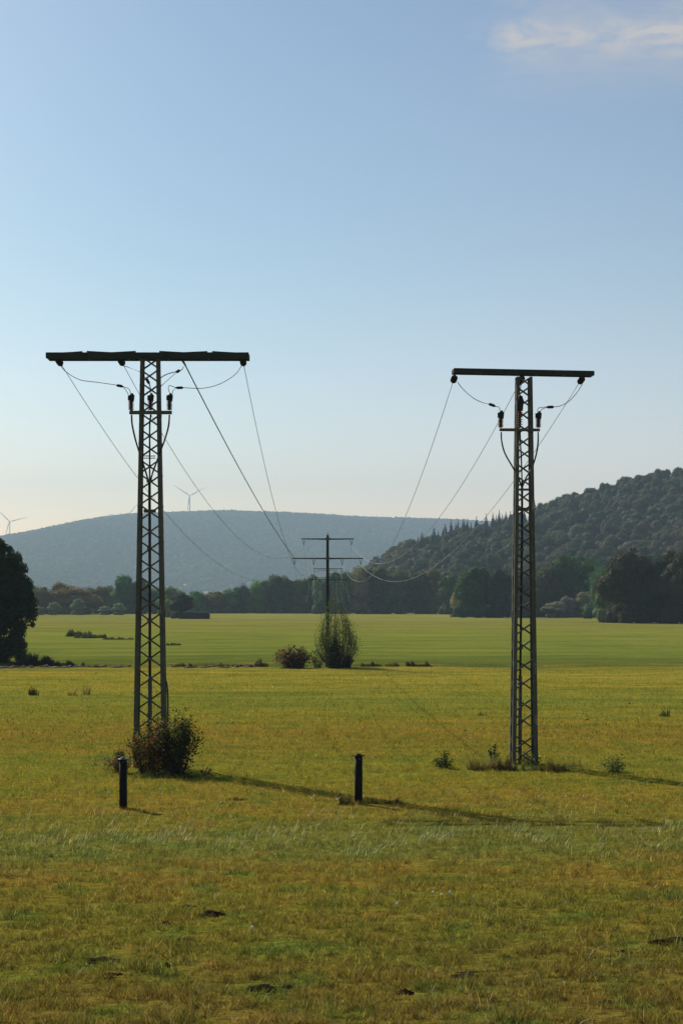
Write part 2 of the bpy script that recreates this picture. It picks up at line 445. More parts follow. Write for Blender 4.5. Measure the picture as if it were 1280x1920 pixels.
def blades(n, d0, d1, hmin, hmax, wid, lean, name, mat, label, seg2=False, mask=None, bright=(0.45, 1.6), near_bias=1.0, side=4.5, lean_dir=None):
    """n grass blades spread over the meadow between distances d0 and d1"""
    # equal count per unit of picture area is wasteful far off: draw the distance with a bias to the near side
    uu = RNG.random(n * 2); k = near_bias
    y = (d0 ** (1 - k) + uu * (d1 ** (1 - k) - d0 ** (1 - k))) ** (1 / (1 - k)) if abs(k - 1) > 1e-3 else d0 * (d1 / d0) ** uu
    x = (RNG.random(len(y)) * 2 - 1) * (y * 0.192 + side)
    if mask is not None:
        keep = RNG.random(len(y)) < mask(x, y); x, y = x[keep], y[keep]
    for (mx, my, mw, mh, ml) in MOLES:      # no turf grows on the dark earth
        md = dist_of(my); m0 = (mx - 640) / F * md
        bare = ((x - m0) / (mw * 0.62)) ** 2 + ((y - md) / (mw * 0.5)) ** 2 < 0.6 + 0.5 * patch(x, y, 12.0); x, y = x[~bare], y[~bare]
    x, y = x[:n], y[:n]; n = len(x)
    z = gz_fast(x, y) - 0.01
    h = hmin + (hmax - hmin) * RNG.random(n) ** 1.5
    h *= np.clip(0.85 + 1.5 * patch(x, y, 7.0) + 1.5 * patch(x + 7, y + 3, 2.0), 0.2, 2.3)
    th = RNG.random(n) * 2 * np.pi; ww = wid * (0.6 + 0.8 * RNG.random(n))
    ph = th + (RNG.random(n) - 0.5) * 2.5 + np.pi / 2
    if lean_dir is not None: ph = lean_dir + RNG.normal(0, 0.7, n)
    l = lean * (0.3 + RNG.random(n)) * h
    base = np.stack([x, y, z], 1); sd = np.stack([np.cos(th), np.sin(th), np.zeros(n)], 1) * ww[:, None] / 2
    ln = np.stack([np.cos(ph), np.sin(ph), np.zeros(n)], 1)
    top = base + ln * l[:, None]; top[:, 2] += h
    cb = bright[0] + (bright[1] - bright[0]) * RNG.random(n)
    hue = RNG.normal(0, 0.10, n)
    col = np.stack([cb * (1 + hue), cb, cb * (1 - hue * 0.5)], 1)
    cb2 = np.clip(0.95 + 1.1 * patch(x + 3, y + 9, 9.0), 0.45, 1.6)[:, None]; col = col * cb2
    dry = RNG.random(n) < 0.10; col[dry] *= np.array([1.6, 1.45, 1.9])
    if seg2:
        mid = base + ln * (l * 0.35)[:, None]; mid[:, 2] += h * 0.62
        co = np.stack([base - sd, base + sd, mid + sd * 0.8, mid - sd * 0.8, top + sd * 0.12, top - sd * 0.12], 1).reshape(-1, 3)
        i = np.arange(n)[:, None] * 6
        fa = np.concatenate([i + np.array([[0, 1, 2, 3]]), i + np.array([[3, 2, 4, 5]])], 0); cc = np.repeat(col, 6, 0)
    else:
        co = np.stack([base - sd, base + sd, top], 1).reshape(-1, 3)
        fa = np.arange(n * 3).reshape(-1, 3); cc = np.repeat(col, 3, 0)
    o = np_mesh(name, co, fa, mat, cc)
    return tag(o, label, 'grass', kind='stuff')


def vnoise(x, y, s, seed=0.0):
    return np.array([noise.noise((float(a) * s, float(b) * s, seed)) for a, b in zip(x, y)])


M_GR = grass_material('short_grass')
M_GR2 = grass_material('pale_glint_tall_grass', own=0.8, owncol=(0.46, 0.46, 0.20), rough=0.4, spec=0.3, transl=0.4)  # pale own colour paints the glints on the long blades
M_TUFT = grass_material('tuft_grass', own=0.5, owncol=(0.24, 0.26, 0.08), rough=0.6, spec=0.1, transl=0.4)
M_STRAW = grass_material('dry_straw', own=0.85, owncol=(0.50, 0.42, 0.22), rough=0.5, spec=0.2, transl=0.3)

blades(1150000, 16.5, 66, 0.025, 0.090, 0.009, 0.9, 'short_grass', M_GR, 'short mown olive and brown turf of the near meadow', near_bias=1.3, mask=lambda x, y: np.clip((66 - y) / 18, 0, 1))
blades(200000, 46, 125, 0.03, 0.09, 0.022, 0.7, 'meadow_grass', M_GR, 'yellow green turf of the middle meadow', near_bias=1.6, side=7.0, mask=lambda x, y: np.clip((y - 46) / 16, 0, 1) * np.clip((126 - y) / 25, 0, 1))
def band(x, y):
    r = 1125 + 14280 / y
    b = np.exp(-((r - 1572 - patch(x, y, 0.5) * 40) / 24) ** 2)
    b *= np.clip(1.0 - np.abs(x + 0.6) / 7.5 + 0.45, 0.15, 1)
    return b * np.clip(0.35 + 1.6 * patch(x, y), 0.05, 1)
blades(34000, 27.5, 37, 0.05, 0.17, 0.007, 0.8, 'tall_grass', M_GR2, 'strip of longer blue green grass, glints painted pale, in front of the black posts', seg2=True, mask=band, near_bias=1.0, lean_dir=0.5)
def tuf(x, y): return (patch(x, y, 0.8) > 0.22) * 0.9 + 0.03
blades(16000, 16.5, 30, 0.05, 0.14, 0.009, 0.8, 'grass_tufts', M_TUFT, 'longer green grass tufts scattered over the near turf', seg2=True, mask=tuf, near_bias=1.2)
blades(2600, 16.8, 31, 0.03, 0.13, 0.006, 1.1, 'dry_straw', M_STRAW, 'pale dry straw stalks lying on the near turf', seg2=True, mask=lambda x, y: 0.12 + 0.88 * (patch(x, y, 0.6) > 0.1) * np.clip((24 - y) / 5, 0.1, 1), near_bias=1.6)


blades(30000, 16.6, 46, 0.02, 0.07, 0.010, 0.9, 'dry_glint_blades', M_STRAW, 'pale dry grass tips standing in for glints all over the near turf', near_bias=1.2, mask=lambda x, y: np.clip(0.5 + 1.5 * patch(x, y, 1.7), 0.15, 1))  # bright specks: turf glints painted as small pale blades


# ------------------------------------------------------------------ leaves and crowns (numpy)
def rand_dirs(n):
    v_ = RNG.normal(size=(n, 3)); return v_ / np.linalg.norm(v_, axis=1, keepdims=True)


def leaf_quads(pos, nrm, size, aspect=0.55):
    """folded diamond leaves"""
    n = len(pos); a = np.cross(nrm, rand_dirs(n)); a /= np.linalg.norm(a, axis=1, keepdims=True) + 1e-9
    b = np.cross(nrm, a); s = (size if hasattr(size, '__len__') else np.full(n, size))[:, None] / 2
    co = np.stack([pos - a * s, pos - b * s * aspect + nrm * s * 0.15, pos + a * s, pos + b * s * aspect + nrm * s * 0.15], 1).reshape(-1, 3)
    return co, np.arange(n * 4).reshape(-1, 4)


def ico(sub=1):
    import bmesh
    bm = bmesh.new(); bmesh.ops.create_icosphere(bm, subdivisions=sub, radius=1.0)
    v_ = np.array([p.co[:] for p in bm.verts]); f_ = np.array([[q.index for q in f.verts] for f in bm.faces]); bm.free()
    return v_, f_


ICO2, ICO2F = ico(2)
_g = (1 + 5 ** 0.5) / 2
ICO0 = np.array([(-1, _g, 0), (1, _g, 0), (-1, -_g, 0), (1, -_g, 0), (0, -1, _g), (0, 1, _g), (0, -1, -_g), (0, 1, -_g), (_g, 0, -1), (_g, 0, 1), (-_g, 0, -1), (-_g, 0, 1)]) / (1 + _g * _g) ** 0.5
ICO0F = np.array([(0, 11, 5), (0, 5, 1), (0, 1, 7), (0, 7, 10), (0, 10, 11), (1, 5, 9), (5, 11, 4), (11, 10, 2), (10, 7, 6), (7, 1, 8), (3, 9, 4), (3, 4, 2), (3, 2, 6), (3, 6, 8), (3, 8, 9), (4, 9, 5), (2, 4, 11), (6, 2, 10), (8, 6, 7), (9, 8, 1)])


def crown_arrays(kind, n_clump, n_leaf, leaf, seed, shape=1.0, body=0.6, jitn=0.45, sc0=0.66, sc1=0.62):
    """crown in a unit box: z 0..1, radius about 0.5. returns co, faces(quads), col"""
    rng = np.random.default_rng(seed)
    cl = []
    if kind == 'conifer':
        for i in range(n_clump):
            t_ = (i + 0.5) / n_clump; z = 0.08 + 0.9 * t_; r = 0.42 * (1 - t_) ** 0.85
            a = i * 2.4 + rng.random(); cl.append((r * 0.75 * math.cos(a), r * 0.75 * math.sin(a), z - r * 0.15, max(0.03, r * 0.55), 0.5))
    else:
        while len(cl) < n_clump:
            p = rng.uniform(-1, 1, 3); q = np.linalg.norm(p)
            if q > 1 or q < 0.45: continue
            zz = p[2] * 0.5 + 0.5
            if kind == 'tall': rad = 0.5 * (1 - 0.35 * zz ** 2)
            elif kind == 'willow': rad = 0.5 * (1.0 - 0.25 * abs(zz - 0.4))
            elif kind == 'open': rad = 0.42 + 0.1 * rng.random()
            else: rad = 0.5
            cr = rng.uniform(0.10, 0.20) * shape
            cl.append((p[0] * (rad - cr * 0.5), p[1] * (rad - cr * 0.5), 0.04 + cr * 0.6 + zz * (0.95 - cr * 1.4), cr, rng.uniform(0.7, 1.0)))
    if kind in ('round', 'tall', 'willow'):
        for i in range(max(6, n_clump // 4)):
            a = i * 2.4 + rng.random(); rr_ = rng.uniform(0.18, 0.36); cl.append((rr_ * math.cos(a), rr_ * math.sin(a), rng.uniform(0.02, 0.14), rng.uniform(0.10, 0.16) * shape, 0.8))
    cl = np.array(cl)
    nb = len(cl)
    if kind != 'conifer' and body < 0.85:       # small sprays standing out of the outline
        q_ = rng.normal(size=(n_clump, 3)); q_ /= np.linalg.norm(q_, axis=1, keepdims=True); q_[:, 2] = np.abs(q_[:, 2]) * 1.6 - 0.6
        m_ = n_clump // 2 if n_clump < 100 else n_clump; q_ = q_[:m_]
        sp = np.stack([q_[:, 0] * rng.uniform(0.38, 0.50, m_), q_[:, 1] * rng.uniform(0.38, 0.50, m_), 0.52 + q_[:, 2] * 0.44, rng.uniform(0.04, 0.08, m_), np.ones(m_)], 1)
        cl = np.concatenate([cl, sp])
    wgt = cl[:, 3] ** 2; idx = rng.choice(len(cl), n_leaf, p=wgt / wgt.sum())
    d = rng.normal(size=(n_leaf, 3)); d /= np.linalg.norm(d, axis=1, keepdims=True)
    d[:, 2] = np.where(d[:, 2] < -0.3, -d[:, 2], d[:, 2])
    c = cl[idx, :3]; r = cl[idx, 3]
    rr = r * (sc0 + sc1 * rng.random(n_leaf) ** 1.7)
    pos = c + d * rr[:, None] * np.array([1, 1, 0.82])
    nr = d + rng.normal(scale=jitn, size=d.shape); nr /= np.linalg.norm(nr, axis=1, keepdims=True)
    if kind == 'willow': nr[:, 2] *= 0.4; nr /= np.linalg.norm(nr, axis=1, keepdims=True)
    co, fa = leaf_quads(pos, nr, leaf * (0.6 + 0.8 * rng.random(n_leaf)))
    tone = (0.75 + 0.5 * rng.random(n_leaf)) * (0.85 + 0.3 * rng.random(len(cl)))[idx]
    hue = rng.normal(0, 0.08, n_leaf)
    col = np.stack([tone * (1 + hue), tone, tone * (1 - hue)], 1); col = np.repeat(col, 4, 0)
    # leafy body behind the outer leaves, so that a crown is not see-through
    V2, F2 = ico(2); cs = []; fs = []; k = 0
    for (x, y, z, r_, w_) in cl[:nb]:
        s = V2 * (r_ * body) * (1 + 0.22 * rng.normal(size=(len(V2), 1))) * np.array([1, 1, 0.82]) + np.array([x, y, z])
        cs.append(s); fs.append(F2 + k); k += len(V2)
    if kind != 'open':
        zc = 0.5 if kind != 'conifer' else 0.35
        s = V2 * np.array([0.27, 0.27, 0.30]) * (1 + 0.06 * rng.normal(size=(len(V2), 1))) * (1 if kind != 'conifer' else 0.6) + np.array([0, 0, zc])
        cs.append(s); fs.append(F2 + k); k += len(V2)
    bc = np.concatenate(cs); bf = np.concatenate(fs)
    # triangles to degenerate-free quads is not needed: give both as triangles
    tri = np.concatenate([fa[:, [0, 1, 2]], fa[:, [0, 2, 3]]]); off = len(co)
    allco = np.concatenate([co, bc]); allf = np.concatenate([tri, bf + off])
    colb = np.full((len(bc), 3), 0.7)  # body toned below the leaves: inner crown shade put into its colour
    return allco, allf, np.concatenate([col, colb])


def mesh_from(name, co, fa, mat, col):
    o = np_mesh(name, co, fa, mat, col); me = o.data; bpy.data.objects.remove(o); return me


PROTO = {}
def proto(kind, seed, n_clump=26, n_leaf=9000, leaf=0.045):
    key = (kind, seed)
    if key not in PROTO:
        co, fa, col = crown_arrays(kind, n_clump, n_leaf, leaf, seed, 1.3, 0.80, 0.32, 0.80, 0.40)
        PROTO[key] = mesh_from('crown', co, fa, M_LEAF, col)
    return PROTO[key]


def trunk_mesh():
    mb = MB()
    mb.tube(spline([(0, 0, -0.02), (0.01, 0, 0.15), (-0.01, 0.01, 0.4), (0.01, 0, 0.75)], 4), [0.03 - 0.0018 * i for i in range(13)], 8)
    for k in range(6):
        a = k * 1.15; z = 0.2 + 0.09 * k
        mb.tube([(0, 0, z), (0.12 * math.cos(a), 0.12 * math.sin(a), z + 0.09), (0.26 * math.cos(a), 0.26 * math.sin(a), z + 0.15)], [0.013, 0.009, 0.004], 6)
    o = mb.build('trunk', M_BARK, None, True); me = o.data; bpy.data.objects.remove(o); return me


TRUNK = trunk_mesh()


def tree(name, loc, wid, hgt, me, colr, label, cat='tree', group=None, trunk=True, rz=None, lift=0.03):
    root = empty(name, loc, random.uniform(0, 6.28) if rz is None else rz)
    tag(root, label, cat, group)
    cr = bpy.data.objects.new('crown', me); COL.objects.link(cr); cr.parent = root
    cr.scale = (wid, wid, hgt * (1 - lift)); cr.location = (0, 0, hgt * lift); cr.color = (*colr, 1)
    if trunk:
        tk = bpy.data.objects.new('trunk', TRUNK); COL.objects.link(tk); tk.parent = root
        tk.scale = (hgt * 0.8, hgt * 0.8, hgt)
    return root


DG = (0.030, 0.042, 0.014); MG = (0.058, 0.080, 0.026); OL = (0.085, 0.108, 0.042); PALE = (0.24, 0.27, 0.17); BRN = (0.26, 0.225, 0.13); BLUEG = (0.04, 0.055, 0.03)
KINDS = ['round', 'tall', 'round', 'willow', 'tall']


def jit(c, s=0.15):
    k = 1 + random.uniform(-s, s); return tuple(max(0.004, v_ * k * (1 + random.uniform(-0.03, 0.03))) for v_ in c)


# (photo x, base row, top row, width in photo pixels, crown kind, colour, label, category, group)
LG = 'trees of the far tree line left of the tall pole'
RG = 'trees of the far tree line right of the tall pole'
LL = 'grey green leafy tree in the far tree line left of the tall pole'
RL = 'dark green leafy tree in the far tree line right of the tall pole'
treeline = [
 (72, 1152, 1097, 44, 'round', MG, LL, LG), (112, 1152, 1092, 46, 'tall', OL, LL, LG),
 (137, 1152, 1099, 92, 'willow', OL, 'broad grey green willow like tree with long sloping crown in the left tree line', None),
 (172, 1151, 1098, 34, 'round', MG, LL, LG), (190, 1151, 1097, 34, 'tall', MG, LL, LG),
 (231, 1151, 1078, 50, 'tall', BLUEG, 'tallest dark tree of the left tree line, just left of the left pylon', None),
 (262, 1151, 1083, 40, 'tall', BLUEG, 'tall dark tree seen through the left lattice pylon', None), (212, 1151, 1108, 36, 'round', OL, LL, LG),
 (296, 1151, 1098, 46, 'round', MG, LL, LG), (322, 1152, 1100, 44, 'round', OL, LL, LG),
 (343, 1160, 1112, 45, 'round', DG, 'small round dark tree standing on the field beside the low covered stack', None),
 (317, 1158, 1122, 22, 'tall', OL, 'slim light green tree just right of the left pylon', None),
 (372, 1150, 1106, 42, 'round', MG, LL, LG), (400, 1150, 1108, 44, 'round', OL, LL, LG), (432, 1150, 1104, 44, 'round', MG, LL, LG),
 (452, 1150, 1093, 34, 'tall', MG, LL, LG), (482, 1150, 1086, 44, 'round', MG, LL, LG), (512, 1150, 1078, 48, 'tall', DG, LL, LG),
 (535, 1150, 1080, 44, 'round', BLUEG, LL, LG),
 (527, 1149.5, 1094, 70, 'willow', (0.17, 0.17, 0.085), 'pale yellow green round tree in front of the left tree line', None),
 (498, 1149, 1112, 34, 'round', BRN, 'brownish bush leaning out of the tree line beside the pale round tree', None),
 (562, 1150, 1086, 40, 'round', MG, LL, LG), (585, 1150, 1078, 44, 'tall', DG, LL, LG),
 (612, 1151, 1074, 50, 'round', MG, RL, RG), (640, 1151, 1068, 52, 'round', MG, RL, RG), (672, 1151, 1062, 56, 'willow', (0.13, 0.15, 0.07), 'olive tree with long arching crown right of the tall pole', None),
 (705, 1151, 1060, 56, 'round', DG, RL, RG), (742, 1151, 1064, 58, 'tall', MG, RL, RG), (778, 1151, 1068, 54, 'round', DG, RL, RG),
 (812, 1151, 1066, 54, 'tall', MG, RL, RG), (842, 1152, 1076, 46, 'round', DG, RL, RG),
 (862, 1155, 1104, 30, 'willow', PALE, 'pale leafy bush at the left corner of the dark right hand trees', None),
 (892, 1158, 1058, 70, 'tall', DG, 'dark pointed tree left of the right pylon at the field edge', None),
 (936, 1158, 1064, 50, 'tall', DG, 'dark tree directly left of the right pylon', None),
 (975, 1158, 1070, 54, 'round', DG, 'dark tree seen through the right lattice pylon', None),
 (1020, 1157, 1058, 60, 'round', MG, 'mid green tree directly right of the right pylon', None),
 (1075, 1157, 1034, 100, 'round', DG, 'large dark round tree behind the pale bushes right of the right pylon', None),
 (1128, 1160, 1060, 70, 'tall', MG, 'green tree between the large round tree and the big trees at the right', None),
 (1040, 1158, 1128, 46, 'round', BRN, 'left one of the pale beige bushes under the dark trees right of the right pylon', None),
 (1064, 1158, 1116, 30, 'tall', PALE, 'upright pale bush between the beige bushes right of the right pylon', None),
 (1098, 1158, 1108, 42, 'round', BRN, 'tallest pale beige bush under the dark trees right of the right pylon', None),
 (1148, 1165, 1070, 56, 'willow', MG, 'olive green tree at the left edge of the big nearer trees', None),
 (1182, 1168, 1030, 104, 'round', DG, 'big nearer dark tree, left one of the group at the right edge', None),
 (1236, 1168, 1038, 84, 'tall', DG, 'big nearer dark tree in the middle of the group at the right edge', None),
 (1284, 1169, 1024, 100, 'round', DG, 'big nearer dark tree cut by the right edge of the picture', None),
]
pale_bushes = [(72, 22, 1136), (101, 24, 1128), (147, 26, 1122), (196, 24, 1136), (222, 24, 1130)]
seen_boxes = []
for i, (px, by, ty, wp, kd, colr, lab, grp) in enumerate(treeline):
    g_ = ground_pt(px, by); s = g_.y / F
    tree('tree' if wp > 36 or kd == 'tall' else 'bush', (g_.x, g_.y, g_.z), wp * s * 1.16, (by - ty) * s * 1.02, proto(kd, 3 + i % 4, 24, 9000, 0.036),
         jit(tuple(v_ * (1.0 if px == 343 else random.choice([1.4, 2.0, 2.7]) if px < 600 else random.choice([1.1, 1.4, 2.0])) for v_ in colr)), lab, 'tree' if 'bush' not in lab else 'bush', grp)
    seen_boxes.append((px, by, ty, wp, g_.y))
for px, wp, ty in pale_bushes:
    g_ = ground_pt(px, 1153); s = g_.y / F
    tree('bush', g_, wp * s * 1.15, (1153 - ty) * s, proto('round', 5), jit(PALE, 0.1), 'silvery pale bush at the foot of the left tree line', 'bush', 'silvery bushes along the left tree line', trunk=False)
# second rank, filling between the crowns
for px in range(-260, 1700, 27):
    by = 1147.5; px2 = px + random.uniform(-6, 6)
    ty = np.interp(px2, [-260, 60, 230, 330, 440, 520, 640, 860, 1100, 1700], [1085, 1103, 1098, 1108, 1106, 1090, 1078, 1070, 1060, 1060]) + random.uniform(-4, 5)
    d = dist_of(by); x = (px2 - 640) / F * d; s = d / F
    if 360 < px2 < 445 or 135 < px2 < 160: ty += 14
    tree('tree', (x, d, 0), 46 * s, (by - ty) * s, proto(random.choice(KINDS), 3 + int(px2) % 4), jit(random.choice([MG, DG, BLUEG])),
         'leafy tree in the second rank of the far tree line, partly hidden', 'tree', 'second rank of the far tree line', trunk=False)
# hedge foot: rank growth that closes the tree line at the ground
def hedge(px0, px1, by, hgt, name, label, colr, dep=3.0):
    d = dist_of(by); n = int((px1 - px0) / F * d / 1.6)
    cs, fs, cc, k = [], [], [], 0
    for i in range(n):
        x = ((px0 + (px1 - px0) * (i + random.random()) / n) - 640) / F * d; r = hgt * random.uniform(0.4, 0.75)
        n_l = 160; dd = rand_dirs(n_l); dd[:, 2] = np.abs(dd[:, 2]); pos = dd * r * (0.7 + 0.4 * RNG.random((n_l, 1))) * np.array([1.4, 1.2, 1.2]) + np.array([x, d + random.uniform(-0.5, 1) * dep, 0])
        co, fa = leaf_quads(pos, dd, 0.5); tri = np.concatenate([fa[:, [0, 1, 2]], fa[:, [0, 2, 3]]])
        cs.append(co); fs.append(tri + k); k += len(co); cc.append(np.repeat(0.6 + 0.8 * RNG.random((n_l, 1)), 4, 0) * np.array([colr]))
        b = ICO2 * (1 + 0.15 * RNG.normal(size=(len(ICO2), 1))) * np.array([1.4, 1.2, 1.1]) * r * 0.85 + np.array([x, d + dep * 0.3, 0])
        cs.append(b); fs.append(ICO2F + k); k += len(b); cc.append(np.tile(np.array([colr]) * 0.7, (len(b), 1)))
    o = np_mesh(name, np.concatenate(cs), np.concatenate(fs), M_FAR, np.concatenate(cc))
    return tag(o, label, 'undergrowth', kind='stuff')
hedge(-300, 866, 1149.5, 3.4, 'undergrowth', 'dark undergrowth closing the foot of the far tree line', (0.035, 0.042, 0.022))
hedge(860, 1130, 1157, 3.2, 'undergrowth', 'dark undergrowth at the foot of the trees behind the right pylon', (0.028, 0.034, 0.016))
hedge(1125, 1560, 1167, 2.6, 'undergrowth', 'dark undergrowth at the foot of the big trees at the right edge', (0.024, 0.03, 0.014))
for i in range(6):   # the group at the right edge goes on beyond the picture, so does the far line
    g_ = ground_pt(1370 + i * 70, 1168)
    tree('tree', g_, 9.5, 12 + random.uniform(-1, 2), proto(KINDS[i % 5], 3 + i % 4), jit(DG), 'dark tree beyond the right edge of the picture', 'tree', 'trees beyond the right edge', trunk=False)

# ------------------------------------------------------------------ right hill with its forest
RX = [(560, 1140), (600, 1128), (640, 1112), (700, 1055), (760, 1022), (800, 1005), (850, 986), (900, 972), (950, 963), (1000, 946), (1050, 932), (1100, 920), (1150, 906), (1200, 896), (1240, 888), (1280, 885), (1400, 872), (1700, 850), (2400, 850), (3600, 900)]
RIDGE_D, FOOT_D = 960.0, 585.0


def smooth01(t): t = np.clip(t, 0, 1); return t * t * (3 - 2 * t)


def hill_r(x, y):
    px = 640 + np.asarray(x) / RIDGE_D * F
    row = np.interp(px, [a for a, _ in RX], [b for _, b in RX])
    zr = np.maximum(0.0, EYE + (HOR - row) / F * RIDGE_D - 9.0)
    t = (np.asarray(y) - FOOT_D) / (RIDGE_D - FOOT_D)
    z = zr * np.where(t < 1, np.clip(t, 0, 1) * 0.55 + 0.45 * smooth01(t), 1 - 0.35 * smooth01((t - 1) / 1.2))
    bump = 2.2 * np.sin(np.asarray(x) * 0.043 + 1) * np.sin(np.asarray(y) * 0.021 + 0.5)
    return z + bump * np.clip(z / 25, 0, 1)


def hill_mesh(name, xs, ys, fn, mat, label):
    X, Y = np.meshgrid(xs, ys); Z = fn(X, Y) - 0.4
    e = np.zeros_like(Z, bool); e[0] = e[-1] = True; e[:, 0] = e[:, -1] = True; Z[e] = -0.5
    co = np.stack([X.ravel(), Y.ravel(), Z.ravel()], 1); ny_, nx_ = X.shape
    i_, j_ = np.meshgrid(np.arange(ny_ - 1), np.arange(nx_ - 1), indexing='ij'); b_ = (i_ * nx_ + j_).ravel()
    return tag(np_mesh(name, co, np.stack([b_, b_ + 1, b_ + nx_ + 1, b_ + nx_], 1), mat, smooth=True), label, kind='structure')


M_FLOORF = metal('forest_floor', (0.028, 0.034, 0.016), (0.045, 0.05, 0.024), 0.95, 0.05)
M_HILL = metal('wooded_hillside', (0.03, 0.038, 0.02), (0.055, 0.06, 0.03), 0.95, 0.012)
hill_mesh('hill', np.arange(-60, 820, 12.0), np.arange(570, 1800, 15.0), hill_r, M_FLOORF, 'wooded hillside rising to the right')

# forest trees: jittered grid; those that show go in as things, the rest as one mass
cand = []
for y in np.arange(594, 1010, 7.6):
    for x in np.arange(-20, 420, 7.6):
        xx = x + random.uniform(-3.0, 3.0); yy = y + random.uniform(-3.0, 3.0)
        z = float(hill_r(xx, yy))
        if z < 1.2: continue
        px = 640 + xx / yy * F
        con = (780 < px < 1010 and yy > 880 and random.random() < 0.75) or random.random() < 0.06
        h = random.uniform(6.5, 12.0) * (random.uniform(0.85, 1.1) if con else 1); wd = random.choice([random.uniform(6, 8.5), random.uniform(7.5, 11.5)]) * (random.uniform(0.5, 0.75) if con else 1)
        cand.append([xx, yy, z, wd, h, con])
cand.sort(key=lambda c: c[1])
buf = np.zeros((960, 760), bool)          # front to back coverage test on a coarse picture grid
def cover(px, by, ty, wp, mark=True):
    x0, x1 = int((px - wp / 2) / 2), int((px + wp / 2) / 2); y0, y1 = int(ty / 2), int(by / 2)
    x0 = max(x0, 0); x1 = min(x1, 640)
    if x1 <= x0 or y1 <= y0: return 0
    sub = buf[y0:y1, x0:x1]; vis = int((~sub).sum())
    if mark: sub[:] = True
    return vis
for px, by, ty, wp, d in seen_boxes: cover(px, by, ty + 4, wp * 0.9)
buf[int(1100 / 2):, :] = True
scored = []
for c in cand:
    xx, yy, z, wd, h, con = c; s = F / yy; px = 640 + xx * s
    by = HOR - (z - EYE) * s; ty = HOR - (z + h - EYE) * s
    scored.append((cover(px, by, ty + 1, wd * s * 0.8), c, px))
order = sorted(range(len(scored)), key=lambda i: -scored[i][0])
inframe = [i for i in order if scored[i][0] > 5 and scored[i][2] < 1290]
pick_d = [i for i in inframe if not scored[i][1][5]][:285]; pick_c = [i for i in inframe if scored[i][1][5]][:120]
picked = set(pick_d + pick_c)
HP = []
for k in range(5):
    co, fa, col = crown_arrays(['round', 'round', 'tall', 'round', 'willow'][k], 11, 2600, 0.06, 50 + k, 1.55, 0.86, 0.28, 0.86, 0.26); HP.append((co, fa, col, mesh_from('crown', co, fa, M_LEAF, col)))
co, fa, col = crown_arrays('conifer', 40, 1300, 0.07, 60); HC = (co, fa, col, mesh_from('crown', co, fa, M_LEAF, col))
LOWP = []
for k in range(4):
    co, fa, col = crown_arrays(['round', 'round', 'tall', 'round'][k], 7, 600, 0.10, 70 + k, 1.6, 0.88, 0.28, 0.88, 0.22); LOWP.append((co, fa, col))
HCOL = [(0.030, 0.046, 0.018), (0.042, 0.062, 0.024), (0.068, 0.082, 0.032), (0.088, 0.090, 0.046), (0.038, 0.056, 0.032)]
mc, mf, mcol, mk = [], [], [], 0
for i, (vis, c, px) in enumerate(scored):
    xx, yy, z, wd, h, con = c
    colr = random.choice(HCOL) if not con else (0.018, 0.026, 0.016)
    if noise.noise((xx * 0.02, yy * 0.02, 5)) > 0.22: colr = (0.090, 0.074, 0.044) if not con else colr
    colr = jit(tuple(1.2 * q for q in colr), 0.25)
    if i in picked:
        if con: tree('fir_tree', (xx, yy, z), wd, h * 1.15, HC[3], colr, 'dark pointed fir tree on the ridge of the wooded right hill', 'fir tree', 'fir trees on the right hill', trunk=False)
        else: tree('forest_tree', (xx, yy, z), wd, h, HP[i % 5][3], colr, 'rounded leafy tree in the forest covering the right hill', 'tree', 'leafy trees covering the right hill', trunk=False, lift=0.0)
    elif px < 1500 and (vis > 0 or px > 1280 or i % 3 == 0):
        co, fa, col = LOWP[i % 4] if not con else HC[:3]
        mc.append(co * np.array([wd, wd, h]) + np.array([xx, yy, z])); mf.append(fa + mk); mk += len(co); mcol.append(col * np.array(colr))
forest = np_mesh('forest', np.concatenate(mc), np.concatenate(mf), M_FAR, np.concatenate(mcol))
forest.color = (1, 1, 1, 1)
tag(forest, 'remaining leafy canopy between the trees of the right hill', 'forest', kind='stuff')
print('hill trees', len(cand), len(picked), len(mc))

# ------------------------------------------------------------------ far hill
BX = [(-2500, 1110), (-1200, 1088), (-600, 1062), (-300, 1040), (-100, 1020), (0, 1007), (60, 999), (120, 986), (180, 973), (240, 964), (300, 961), (360, 959), (420, 957), (480, 959), (540, 961), (600, 964), (660, 968), (720, 970), (850, 974), (950, 980), (1100, 992), (1300, 1012), (1600, 1040), (2600, 1100)]
BR_D, BF_D = 5200.0, 3000.0


def hill_b(x, y):
    px = 640 + np.asarray(x) / BR_D * F
    row = np.interp(px, [a for a, _ in BX], [b for _, b in BX])
    zr = EYE + (HOR - row) / F * BR_D - 8.5
    t = (np.asarray(y) - BF_D) / (BR_D - BF_D)
    z = zr * np.where(t < 1, smooth01(t) * 0.6 + 0.4 * np.clip(t, 0, 1), 1 - 0.18 * smooth01((t - 1) / 1.5))
    x_, y_ = np.asarray(x), np.asarray(y)
    b = 7 * np.sin(x_ * 0.011 + 2 + y_ * 0.004) + 4 * np.sin(x_ * 0.023 + 1.0 - y_ * 0.007)
    return z + b * np.clip(t, 0, 1) * (t < 1) * (1 - smooth01(t))


